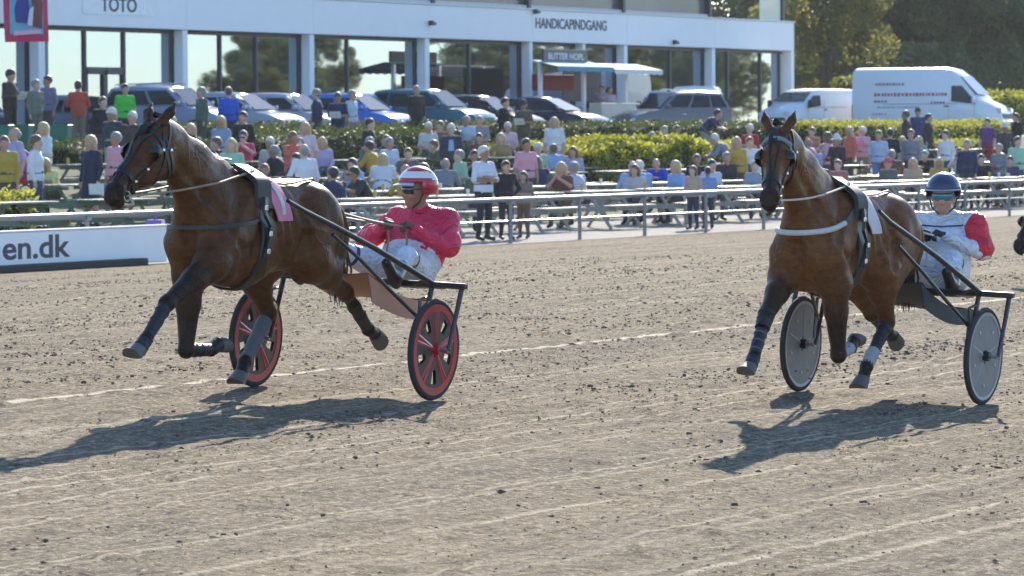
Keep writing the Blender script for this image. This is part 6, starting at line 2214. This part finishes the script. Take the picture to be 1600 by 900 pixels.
# x, top of head y (photo pixels), pose, facing (0 at camera, 90 picture left), hair style + colour, top, sleeve(1 long), trousers, options, label
PEOPLE = [
 (15, 107, 'paper', -60, 'short d', C(58, 62, 58), 1, C(52, 54, 52), '', 'person in long dark olive clothes standing at the left edge by the pavilion'),
 (55, 123, 'hips', -50, 'short g', C(120, 128, 118), 1, C(110, 112, 100), '', 'person in grey green jacket leaning sideways near the left pavilion column'),
 (75, 117, 'stand', 40, 'short d', C(120, 125, 155), 1, C(80, 84, 92), '', 'person in lilac grey shirt standing at the left pavilion column'),
 (122, 125, 'fold', 170, 'short d', C(196, 78, 62), 0, C(120, 112, 105), '', 'person in rust red top seen from behind near the pavilion door'),
 (195, 130, 'stand', -20, 'short d', C(70, 205, 75), 0, C(60, 62, 70), '', 'person in bright green shirt before the pavilion door'),
 (160, 150, 'hips', -30, 'short m', C(30, 34, 42), 1, C(70, 70, 75), '', 'person in black jacket behind the person with tan trousers at left'),
 (175, 168, 'stand', 30, 'cap w', C(60, 72, 84), 1, C(176, 166, 146), 'far', 'person in slate jacket, tan trousers and pale cap left of the dark bay horse'),
 (207, 173, 'stand', 20, 'short w', C(72, 62, 58), 1, C(70, 66, 60), 'far', 'white haired person in brown jacket just left of the dark bay horse'),
 (68, 190, 'fold', 50, 'long b', C(225, 232, 235), 1, C(120, 122, 118), 'far', 'blonde person in white blouse standing behind the white shirted one at far left'),
 (55, 210, 'stand', -80, 'short m', C(235, 238, 245), 1, C(52, 74, 115), '', 'person in white long sleeved shirt and blue jeans standing at far left'),
 (105, 245, 'sitlean', 30, 'bob b', C(228, 228, 150), 0, C(90, 90, 80), '', 'fair haired person in pale yellow top sitting at the left picnic table'),
 (142, 210, 'dress', 40, 'bob b', C(40, 52, 74), 1, C(38, 48, 68), 'card', 'blonde person in navy dress holding a white card beside the dark bay horse'),
 (315, 135, 'stand', 60, 'short g', C(88, 110, 98), 1, C(80, 84, 78), '', 'person in grey green coat standing before the silver blue estate car'),
 (357, 135, 'stand', 170, 'short m', C(28, 96, 210), 1, C(60, 64, 72), '', 'person in vivid blue jacket before the silver hatchback'),
 (345, 180, 'stand', 30, 'bob b', C(140, 165, 205), 1, C(90, 100, 120), 'far', 'fair haired person in light blue shirt behind the neck of the dark bay horse'),
 (380, 173, 'stand', 20, 'short d', C(38, 40, 46), 1, C(50, 50, 55), 'far', 'dark clad person behind the withers of the dark bay horse'),
 (335, 213, 'sit', 60, 'short m', C(98, 40, 58), 1, C(60, 55, 60), '', 'person in burgundy jumper sitting behind the neck of the dark bay horse'),
 (385, 203, 'sitphone', 10, 'short d', C(224, 58, 118), 0, C(70, 70, 90), 'sung', 'person in pink shirt and sunglasses sitting above the saddle of the dark bay horse'),
 (408, 213, 'sit', 20, 'short w', C(190, 190, 185), 0, C(80, 80, 85), '', 'white haired person beside the person in pink shirt'),
 (477, 190, 'dress', 20, 'bob b', C(225, 205, 215), 0, C(205, 205, 220), 'far', 'blonde person in pale flowered dress standing before the broad dark hedge'),
 (465, 238, 'sit', 40, 'short d', C(36, 40, 46), 0, C(60, 60, 66), '', 'dark haired person in black shirt sitting above the rump of the dark bay horse'),
 (495, 138, 'stand', 100, 'short g', C(48, 58, 84), 1, C(60, 66, 80), 'far', 'grey haired person in navy jacket turned to the left before the bright blue hatchback'),
 (528, 143, 'paper', 10, 'short m', C(34, 46, 82), 0, C(66, 80, 116), 'far', 'person in navy shirt holding papers behind the broad dark hedge'),
 (549, 140, 'stand', -60, 'short g', C(200, 215, 228), 0, C(140, 140, 140), 'far', 'person in pale blue shirt next to the one holding papers'),
 (650, 133, 'stand', -30, 'short g', C(46, 46, 44), 1, C(50, 50, 50), 'far', 'person in black jacket standing before the dark teal off-road car'),
 (577, 184, 'hips', -60, 'short d', C(44, 46, 52), 0, C(60, 60, 66), 'far', 'person in black shirt with hand on hip behind two seated people'),
 (565, 213, 'sit', -30, 'short g', C(122, 132, 138), 0, C(76, 80, 84), '', 'grey haired person in grey shirt sitting with hands together left of the red driver'),
 (606, 214, 'sit', -30, 'short g', C(215, 225, 238), 0, C(80, 84, 96), '', 'person in white shirt sitting left of the navy clad one behind the red helmet'),
 (624, 210, 'sitlean', 30, 'short m', C(56, 72, 106), 1, C(70, 80, 105), '', 'person in navy jumper leaning forward above the red and white helmet'),
 (648, 230, 'sit', 0, 'short m', C(116, 106, 104), 0, C(80, 78, 78), '', 'person in taupe shirt right behind the red and white helmet'),
 (575, 259, 'sitlean', 60, 'short d', C(58, 62, 62), 0, C(60, 62, 70), 'sung', 'person in charcoal shirt leaning on the table left of the red driver'),
 (668, 190, 'sit', -20, 'short w', C(205, 205, 205), 0, C(90, 90, 90), 'far', 'white haired seated person in pale shirt before the teal car bonnet'),
 (690, 188, 'sit', 30, 'short m', C(116, 96, 92), 0, C(90, 88, 86), 'far', 'seated person in brown top before the teal car bonnet'),
 (705, 192, 'stand', 0, 'short w', C(66, 70, 84), 1, C(70, 62, 62), 'shirt', 'person in dark open jacket over pale blue shirt standing right of the red driver'),
 (730, 180, 'sit', 20, 'short g', C(190, 208, 230), 0, C(90, 92, 96), 'far', 'grey haired seated person in pale blue shirt left of one in grey'),
 (751, 180, 'sit', 20, 'short g', C(150, 152, 160), 0, C(90, 90, 92), 'far', 'seated person in grey shirt right of one in pale blue'),
 (763, 207, 'sit', 10, 'short d', C(120, 80, 70), 0, C(80, 80, 80), '', 'dark haired seated person in russet top behind the white polo shirt'),
 (783, 207, 'sit', 10, 'bob b', C(170, 140, 90), 0, C(80, 80, 80), '', 'blonde seated person in ochre top behind the white polo shirt'),
 (755, 227, 'fold', -40, 'short w', C(228, 232, 244), 0, C(52, 58, 66), 'rail', 'white haired person in white polo shirt with folded arms at the rail'),
 (790, 250, 'hips', -20, 'short d', C(36, 38, 44), 1, C(60, 58, 60), 'rail', 'dark haired person in black jacket at the rail beside the white polo shirt'),
 (818, 274, 'fold', 20, 'bob m', C(150, 128, 118), 0, C(122, 92, 82), 'rail', 'short person with brown trousers at the rail right of the black jacket'),
 (788, 152, 'stand', -60, 'short d', C(26, 28, 34), 1, C(40, 40, 44), 'far', 'person all in black before the black estate car'),
 (818, 155, 'paper', 20, 'cap g', C(98, 92, 80), 0, C(96, 92, 84), 'far', 'person in olive brown shirt and cap before the navy saloon'),
 (793, 190, 'sit', 0, 'short w', C(220, 190, 200), 0, C(90, 90, 90), 'far', 'seated person in pale pink top below the one in black'),
 (866, 182, 'stand', 10, 'bob b', C(230, 232, 238), 0, C(190, 190, 190), 'far', 'blonde person in white sleeveless top before the dark clipped hedge'),
 (838, 222, 'sit', -30, 'short w', C(168, 205, 170), 0, C(88, 92, 86), '', 'white haired seated person in pale green shirt'),
 (872, 224, 'sitback', 150, 'short m', C(150, 175, 222), 0, C(66, 72, 86), '', 'person in sky blue shirt sitting with the back turned left of the golden shrub'),
 (897, 228, 'sit', 20, 'bob m', C(180, 175, 200), 0, C(80, 80, 90), '', 'brown haired person in lilac patterned top left of the golden shrub'),
 (911, 252, 'sitback', 130, 'short g', C(205, 200, 222), 0, C(80, 80, 86), '', 'grey haired person in pale lilac shirt sitting at a table left of three blue shirts'),
 (970, 250, 'sitback', 170, 'bald g', C(160, 190, 235), 0, C(70, 74, 84), '', 'broad balding person in light blue shirt sitting with the back turned, left of three'),
 (996, 250, 'sitback', 160, 'short w', C(150, 178, 225), 0, C(70, 74, 84), '', 'white haired person in light blue shirt sitting, middle of three'),
 (1028, 246, 'sitlean', 10, 'bald g', C(28, 72, 196), 1, C(60, 64, 80), '', 'balding person in royal blue jacket sitting, right of three blue shirts'),
 (1018, 205, 'sit', -10, 'bob b', C(60, 66, 96), 0, C(70, 70, 80), '', 'blonde person in navy and white top behind the golden shrub'),
 (1038, 196, 'sit', 0, 'short g', C(150, 140, 140), 0, C(90, 88, 88), 'far', 'grey haired seated person with dull pink top before the dark clipped hedge'),
 (1058, 195, 'sit', 0, 'short m', C(140, 96, 80), 0, C(90, 88, 88), 'far', 'seated person with brown top before the dark clipped hedge'),
 (1105, 170, 'lean', -70, 'short d', C(44, 54, 92), 0, C(150, 146, 140), 'far', 'person in navy shirt bending forward at the last pavilion columns'),
 (1135, 208, 'lean', 80, 'short w', C(140, 148, 160), 1, C(90, 92, 98), '', 'white haired person in grey jumper stooping left of the red shirt'),
 (1172, 193, 'fold', 30, 'short w', C(190, 40, 50), 0, C(120, 30, 40), '', 'white haired person in red shirt left of the red bay horse'),
 (1078, 240, 'sit', 0, 'short m', C(50, 46, 48), 1, C(60, 60, 60), '', 'dark clad seated person behind the pair at the rail'),
 (1113, 237, 'sit', -10, 'short g', C(60, 58, 60), 1, C(60, 60, 60), '', 'seated person in dark grey top behind the pair at the rail'),
 (1126, 248, 'sit', -20, 'short d', C(190, 205, 228), 0, C(90, 96, 110), '', 'dark haired seated person in pale blue shirt right of the pair at the rail'),
 (1083, 258, 'stand', 30, 'long m', C(200, 170, 150), 0, C(52, 62, 82), 'rail', 'young long haired person in tan top and dark jeans at the rail'),
 (1106, 263, 'stand', 170, 'short d', C(130, 160, 212), 0, C(56, 62, 72), 'rail', 'young person in blue shirt seen from behind at the rail'),
 (1148, 237, 'sit', 20, 'bald g', C(90, 96, 110), 0, C(80, 80, 84), '', 'balding seated person in slate shirt left of the red bay horse'),
 (1168, 235, 'sit', 10, 'bob b', C(226, 226, 226), 0, C(110, 108, 106), '', 'fair haired seated person in white top just left of the red bay horse'),
 (1258, 198, 'sit', 40, 'short r', C(205, 130, 110), 0, C(120, 90, 90), 'far', 'seated person in salmon top behind the ears of the red bay horse'),
 (1308, 210, 'fold', 40, 'hat w', C(64, 46, 58), 1, C(80, 66, 70), '', 'person in dark plum jacket and pale hat behind the red bay horse'),
 (1348, 197, 'photo', 40, 'short w', C(228, 178, 196), 1, C(160, 140, 108), '', 'person in pink shirt and khaki trousers holding up a camera'),
 (1373, 203, 'stand', 20, 'short r', C(190, 200, 225), 0, C(110, 140, 190), '', 'person in pale shirt and light blue jeans between pink shirt and navy shirt'),
 (1391, 200, 'stand', 170, 'short d', C(38, 42, 56), 0, C(64, 84, 118), '', 'person in navy shirt and blue jeans seen from behind'),
 (1416, 172, 'stand', 100, 'short m', C(56, 54, 66), 1, C(52, 52, 58), 'far', 'person in charcoal coat, left of three before the large van'),
 (1434, 168, 'stand', 0, 'cap d', C(60, 70, 120), 1, C(60, 66, 96), 'far', 'person in blue top and dark cap, middle of three before the large van'),
 (1450, 177, 'stand', -60, 'short d', C(58, 48, 60), 1, C(54, 50, 58), 'far', 'person in dark plum top, right of three before the large van'),
 (1436, 212, 'sitphone', 10, 'bob b', C(130, 170, 190), 0, C(80, 90, 100), 'sung', 'fair haired seated person in teal blue top and sunglasses'),
 (1411, 212, 'sit', 30, 'bob b', C(160, 185, 190), 0, C(90, 100, 104), '', 'fair haired seated person beside the one with teal blue top'),
 (1405, 246, 'sit', 30, 'cap r', C(106, 108, 104), 0, C(84, 84, 80), '', 'seated person in grey shirt and pink cap above the back of the red bay horse'),
 (1432, 246, 'sit', 10, 'bob b', C(200, 170, 140), 0, C(90, 80, 76), '', 'seated person in beige top left of the maroon jumper'),
 (1452, 234, 'sitlean', 30, 'short g', C(70, 42, 48), 1, C(60, 56, 58), '', 'person in maroon jumper leaning forward left of the navy helmet'),
 (1482, 246, 'sit', 0, 'bob b', C(190, 160, 90), 0, C(90, 86, 80), '', 'blonde seated person right above the navy helmet'),
 (1500, 230, 'sitphone', 20, 'short m', C(232, 228, 232), 1, C(110, 110, 112), '', 'person in white shirt with raised arms right of the navy helmet'),
 (1519, 252, 'sit', 20, 'cap b', C(120, 140, 190), 0, C(80, 84, 94), '', 'seated person in blue shirt and pale cap right of the navy helmet'),
 (1543, 184, 'stand', 30, 'short d', C(110, 70, 130), 0, C(190, 50, 66), 'far', 'person in purple top and red trousers at the nose of the large van'),
 (1570, 192, 'hips', -20, 'hat w', C(70, 70, 78), 1, C(60, 60, 66), 'far', 'person in dark grey coat and white hat at the right edge'),
 (1561, 224, 'fold', 40, 'short g', C(130, 138, 148), 1, C(96, 100, 108), '', 'person in speckled grey jacket near the right edge'),
 (1588, 176, 'stand', 60, 'short d', C(22, 22, 26), 1, C(24, 24, 28), 'far', 'tall person all in black at the right edge'),
 (1540, 240, 'sit', 0, 'short d', C(40, 38, 44), 1, C(50, 50, 54), '', 'dark clad seated person near the right edge'),
 (268, 180, 'stand', 30, 'short b', C(190, 170, 120), 0, C(100, 96, 90), 'far', 'fair haired person in straw coloured top behind the ears of the dark bay horse'),
 (298, 192, 'stand', 20, 'bob b', C(170, 175, 130), 0, C(90, 96, 90), '', 'fair haired person in sage top behind the crest of the dark bay horse'),
 (1285, 250, 'sit', 30, 'short w', C(225, 190, 195), 0, C(120, 100, 100), '', 'white haired seated person in rose top behind the withers of the red bay horse'),
 (1330, 252, 'sit', 20, 'short m', C(180, 110, 110), 0, C(90, 80, 80), '', 'seated person in brick red top behind the back of the red bay horse'),
 (1566, 256, 'sit', 10, 'bob b', C(225, 225, 220), 0, C(110, 110, 110), '', 'fair haired seated person in white top near the right edge'),
 (1590, 262, 'sit', 20, 'short d', C(90, 80, 110), 1, C(80, 80, 86), '', 'seated person in dull purple top at the right edge'),
 (1012, 262, 'sit', 20, 'bob m', C(200, 190, 190), 0, C(90, 90, 96), '', 'brown haired seated person in pale top in front of the golden shrub'),
 (1190, 250, 'sit', 0, 'short g', C(150, 160, 180), 0, C(90, 90, 96), '', 'grey haired seated person half hidden by the head of the red bay horse'),
 (940, 135, 'stand', 30, 'short d', C(170, 160, 170), 0, C(90, 90, 96), 'kiosk', 'dark haired person in grey top serving behind the kiosk counter'),
 (952, 138, 'stand', -20, 'bob d', C(215, 190, 205), 0, C(90, 90, 96), 'kiosk', 'person in pale pink top serving behind the kiosk counter'),
]


def solve_Y(x, y, h, opts):
    if 'rail' in opts: return 36.2
    if 'kiosk' in opts: return 66.9
    best = None
    for Y in np.arange(38.5, 60.0, .1):
        p = at(x, y, Y)
        e = abs(p.z - ground_z(Y) - h)
        if best is None or e < best[0]:
            best = (e, Y)
    return best[1]


# everyone else seated at the benches, too far back to tell apart by more than clothes and place
COLN = [('sky blue', (150, 185, 230)), ('white', (232, 232, 236)), ('coral', (225, 110, 95)), ('grey', (140, 142, 148)), ('navy', (44, 54, 86)), ('mint', (165, 210, 180)), ('black', (36, 36, 40)), ('mustard', (200, 165, 70)), ('lilac', (190, 175, 215)), ('olive', (105, 108, 78)), ('rose', (228, 165, 180)), ('brown', (110, 84, 66))]
HRN = [('red haired', 'short r'), ('fair haired', 'bob b'), ('dark haired', 'short d'), ('grey haired', 'short g'), ('brown haired', 'bob m'), ('balding', 'bald g')]
rf = random.Random(77)
FILL = []
k_ = 0
for n_, (tx, ty, t) in enumerate(TABLES):
    if ty < 40: continue
    for s in (-1, 1):
        for dx in (-.55, .05, .6):
            up_ = rf.random() < .42
            jx, jy = (rf.uniform(-.5, .5), s * rf.uniform(.35, .75)) if up_ else (rf.uniform(-.12, .12), 0)
            pr = Vector((tx + dx + jx, ty + s * .69 + jy, ground_z(ty + s * .69 + jy) + (rf.uniform(1.62, 1.8) if up_ else rf.uniform(1.2, 1.32)))) - EYE
            px = 800 + F_PX * pr.dot(RIGHT) / pr.dot(FWD)
            py = 450 - F_PX * pr.dot(UP) / pr.dot(FWD)
            if not (-10 < px < 1610) or rf.random() > .55: continue
            if min(math.hypot(px - q[0], (py - q[1]) * .8) for q in PEOPLE + FILL) < 14.5: continue
            if (880 < px < 1095 and py < 244) or (px < 235 and py > 212) or (up_ and ty > 47): continue
            cn, cc = COLN[k_ % 12]
            hn, hh = HRN[(k_ * 5 + k_ // 12) % 6]
            face = rf.uniform(-40, 60) if s > 0 else rf.choice([rf.uniform(110, 200), rf.uniform(-30, 60)])
            lab = t['label'].split(', ')[-1].replace(' from the left in the ', ' table of the ')
            pz = rf.choice(['stand', 'hips', 'fold', 'walk', 'photo', 'stand']) if up_ else (rf.choice(['sit', 'sitlean', 'sitphone', 'sit']) if abs(face) < 90 else 'sitback')
            FILL.append((px, py, pz, face, hh, cc, int(rf.random() < .4), (70 + k_ % 4 * 12, 72 + k_ % 3 * 10, 84), '', '%s person in %s top %s the %s' % (hn, cn, 'standing by' if up_ else 'seated at', lab)))
            k_ += 1
PEOPLE += FILL

placed = []
for i, (x, y, pose, face, hair, top, slv, leg, opts, label) in enumerate(PEOPLE):
    me, fr, htop = PM[pose]
    hs, hc = hair.split()
    seat = pose.startswith('sit')
    Y = solve_Y(x, y, (htop + .03) * (.98 if seat else .985), opts)
    p = at(x, y, Y)
    gz = ground_z(Y)
    sc = (p.z - gz) / (htop + .03)
    if 'kiosk' in opts: gz = p.z - 1.70; sc = 1.0
    sc = min(max(sc, .70), 1.12)
    X_ = p.x
    # sitters take a place on the nearest bench
    yaw = math.radians(207.6 - face)
    if seat:
        bb = None
        for tx, ty, t in TABLES:
            for s in (-1, 1):
                for dx in (-.6, 0, .6):
                    q = (tx + dx, ty + s * .69)
                    d = math.hypot(q[0] - X_, (q[1] - Y) * 1.0)
                    if d < .75 and all(math.hypot(q[0] - a, q[1] - b) > .45 for a, b in placed) and (bb is None or d < bb[0]):
                        bb = (d, q, s)
        if bb:
            X_, Y = bb[1]
            gz = ground_z(Y)
            z_top = at(x, y, Y).z
            sc = min(max((z_top - gz) / (htop + .03), .92), 1.12)
            X_ = X_ * .5 + at(x, y, Y).x * .5
    placed.append((X_, Y))
    o = bpy.data.objects.new('person', me)
    link(o)
    tag(o, label, 'person', GR['t' if seat else 's'])
    o.location = (X_, Y, gz)
    o.rotation_euler = (0, 0, yaw)
    o.scale = (sc, sc, sc)
    sk = SKINS[i % 4]
    tm, lm = cloth(*top), cloth(*leg)
    for si, mt in enumerate((sk, tm, tm if slv else sk, lm, sk if pose == 'dress' else lm, SHOE)):
        o.material_slots[si].link = 'OBJECT'
        o.material_slots[si].material = mt
    Rm = np.array(fr[0])
    def child(nm, mesh, mat=None):
        c = bpy.data.objects.new(nm, mesh)
        link(c, o)
        mm = Matrix([list(Rm[0]), list(Rm[1]), list(Rm[2])]).to_4x4()
        mm = mm @ Matrix.Scale(1.1, 4)
        mm.translation = Vector(fr[1])
        c.matrix_local = mm
        if mat:
            c.material_slots[0].link = 'OBJECT'; c.material_slots[0].material = mat
        return c
    child('hat' if hs in ('cap', 'hat') else 'hair', HM[hs], (cloth(225, 222, 215) if hc in 'wb' else (cloth(210, 90, 110) if hc == 'r' else cloth(60, 62, 68))) if hs in ('cap', 'hat') else HMAT[hc])
    if hs in ('cap', 'hat'):
        child('hair', HM['bald'], HMAT['g'])
    if 'sung' in opts:
        child('sunglasses', glass_me)
    if 'shirt' in opts:
        MB().prism([(.150, -.05, 1.38), (.150, .05, 1.38), (.168, .07, 1.12), (.168, -.07, 1.12)], (1, 0, 0), .01).build('shirt_front', cloth(165, 190, 230), o)
    if pose == 'paper' or 'card' in opts:
        c = bpy.data.objects.new('race_card', paper_me); link(c, o)
        c.location = (.36, 0, 1.17) if pose == 'paper' else (.12, .26, .74)
        c.rotation_euler = (0, .6, 0) if pose == 'paper' else (0, .2, .5)

# benches under the sitters on the upper terrace
def trim(l):
    w = l.replace(' sitting', '').replace(' seated', '').split()[:11]
    while w[-1] in ('the', 'in', 'of', 'and', 'a', 'before', 'behind', 'left', 'right', 'at', 'with', 'by', 'to', 'pale', 'dark', 'white', 'just', 'near', 'above', 'beside', 'one', 'neck', 'red', 'navy', 'golden', 'royal', 'light', 'clipped', 'front', 'half'):
        w.pop()
    return ' '.join(w)


n_b = 0
for (x, y, pose, face, hair, top, slv, leg, opts, label), (px_, py_) in zip(PEOPLE, placed):
    if pose.startswith('sit') and not any(abs(px_ - tx) < .95 and abs(abs(py_ - ty) - .69) < .2 for tx, ty, t in TABLES):
        t = thing('bench', 'small wooden bench under the ' + trim(label), 'bench', (px_, py_, ground_z(py_)), math.radians(207.6 - face) + math.pi / 2, 'loose benches')
        MB().box((0, 0, .445), (.9, .32, .04), bev=.006).build('seat', WOOD, t)
        for s in (-1, 1):
            MB().box((s * .36, 0, .212), (.05, .28, .424)).build('leg', WOOD, t)
        n_b += 1

# ---------------- small things among the spectators
BIN = M('green_plastic', (.02, .16, .12), .45, .1, 4)
for px, wh in ((2, 'at the left picture edge'), (34, 'between two standing people at far left'), (95, 'right of the left pavilion column')):
    Y = 57.2
    q = at(px, 190, Y)
    t = thing('waste_bin', 'green plastic wheeled waste bin ' + wh, 'bin', (q.x, Y, ground_z(Y)), .3, 'green waste bins')
    t.scale = (.78, .78, .72)
    MB().loft([[Vector((sx * w, sy * w * 1.1, z)) for sx, sy in ((-1, -1), (1, -1), (1, 1), (-1, 1))] for w, z in ((.20, .06), (.27, 1.0))]).build('body', BIN, t)
    MB().box((0, 0, 1.03), (.60, .64, .06), bev=.025).build('lid', BIN, t)
    for s in (-1, 1):
        MB().tube([(s * .24, .28, .09), (s * .30, .28, .09)], .09, 12).build('wheel', TYRE, t)
# magenta pushchair at the left
q = at(28, 240, 49.6)
t = thing('pushchair', 'magenta and purple pushchair standing behind the left picnic tables', 'pushchair', (q.x, 49.6, ground_z(49.6)), math.radians(150))
Sp = Sdf((-.5, -.35, .25), (.55, .35, 1.2), .025)
Sp.add((-.15, 0, .62), (.15, 0, .52), .22, .18, .05, 0, sc=1.15)
Sp.add((-.20, 0, .74), (-.08, 0, .88), .18, .13, .03, 0, sc=1.3)
Sp.sub((.20, 0, .85), (.05, 0, .70), .18, .15, .04)
link(bpy.data.objects.new('seat_and_hood', Sp.mesh('seat_and_hood', [cloth(170, 70, 165)], False)[0]), t)
MB().box((.05, 0, .36), (.5, .40, .18), bev=.06).build('basket', cloth(205, 40, 80), t, True)
for s in (-1, 1):
    for xx in (-.3, .32):
        MB().tube([(xx + .13 * math.cos(a), s * .27, .13 + .13 * math.sin(a)) for a in np.linspace(0, 2 * math.pi, 16, endpoint=False)], .022, 6, closed=True).build('wheel', TYRE, t)
    MB().tube([(.32, s * .26, .13), (-.1, s * .25, .6), (-.5, s * .22, 1.05)], .014, 6).build('frame_tube', TRIM, t)
MB().tube([(-.5, -.22, 1.05), (-.5, .22, 1.05)], .018, 6).build('handle', TRIM, t)
q = at(243, 332, 36.0)
t = thing('purple_bag', 'purple cloth bag standing behind the rail at the chest of the dark bay horse', 'bag', (q.x, 36.0, ground_z(36.0)), .4)
MB().loft([[Vector((w * sx, .12 * sy, z)) for sx, sy in ((-1, -1), (1, -1), (1, 1), (-1, 1))] for w, z in ((.20, 0), (.23, .25), (.21, .5), (.16, .62))]).build('body', cloth(150, 120, 200), t, True)
MB().tube([(-.1, 0, .60), (-.06, 0, .76), (.06, 0, .76), (.1, 0, .60)], .012, 6).build('handle', cloth(120, 90, 170), t, True)
# glasses, cups and papers on the tables
CUPM = M('beer_amber', (.55, .34, .08), .15, .1, coat=.5)
PAPM = MATS['white_paper']
cup_me = MB().loft([[Vector((r * math.cos(a), r * math.sin(a), z)) for a in np.linspace(0, 2 * math.pi, 8, endpoint=False)] for r, z in ((.028, 0), (.036, .13))]).mesh('cup', CUPM, True)
cupw_me = MB().loft([[Vector((r * math.cos(a), r * math.sin(a), z)) for a in np.linspace(0, 2 * math.pi, 8, endpoint=False)] for r, z in ((.028, 0), (.036, .11))]).mesh('paper_cup', PAPM, True)
sheet_me = MB().box((0, 0, .003), (.30, .21, .006)).mesh('race_paper', PAPM)
rr = random.Random(21)
for n_, (tx, ty, t) in enumerate(TABLES):
    lab = t['label'].split(',')[-1].strip()
    for nm, me, ct, pr in (('drink_glass', cup_me, 'glass', .45), ('paper_cup', cupw_me, 'cup', .35), ('race_paper', sheet_me, 'paper', .5)):
        if rr.random() < pr:
            o = bpy.data.objects.new(nm, me); link(o)
            tag(o, {'drink_glass': 'amber drink glass on the picnic table ', 'paper_cup': 'white paper cup on the picnic table ', 'race_paper': 'white sheet of paper on the picnic table '}[nm] + lab, ct, nm.replace('_', ' ') + 's on the tables')
            o.location = (tx + rr.uniform(-.7, .7), ty + rr.uniform(-.22, .22), ground_z(ty) + .76)
            o.rotation_euler = (0, 0, rr.uniform(0, 3))

# ---------------- third trotter following at the right edge
src = hL
o3 = src.copy(); COL.objects.link(o3)
for ch in src.children:
    if ch.name.split('.')[0] in ('breast_collar', 'number_cloth', 'leg_boot', 'knee_boot'):
        continue
    c = ch.copy(); COL.objects.link(c); c.parent = o3
    for g_ in ch.children:
        d_ = g_.copy(); COL.objects.link(d_); d_.parent = c
o3['label'] = 'brown trotter of which only the muzzle enters at the right edge'
Y3 = 16.6
mz = infoL['H'](.60, 0, -.06)
q = at(1592, 392, Y3)
o3.location = (q.x + mz.x, Y3 + mz.y, q.z - mz.z)


# ================================================================== thin summer haze
def haze():
    m = bpy.data.materials.new('haze_air')
    m.use_nodes = True
    nt = m.node_tree
    for n in list(nt.nodes):
        if n.type == 'BSDF_PRINCIPLED': nt.nodes.remove(n)
    v = nd(nt, 'ShaderNodeVolumePrincipled')
    v.inputs['Color'].default_value = (.92, .95, 1, 1)
    v.inputs['Density'].default_value = .00011
    v.inputs['Anisotropy'].default_value = .35
    nt.links.new(v.outputs[0], nt.nodes['Material Output'].inputs['Volume'])
    x0, x1, y0, y1, z0, z1 = -420, 820, -520, 420, -3, 42
    o = MB().box(((x0 + x1) / 2, (y0 + y1) / 2, (z0 + z1) / 2), (x1 - x0, y1 - y0, z1 - z0)).build('haze', m)
    tag(o, 'thin pale summer haze over the whole racecourse', 'haze', kind='stuff')
haze()
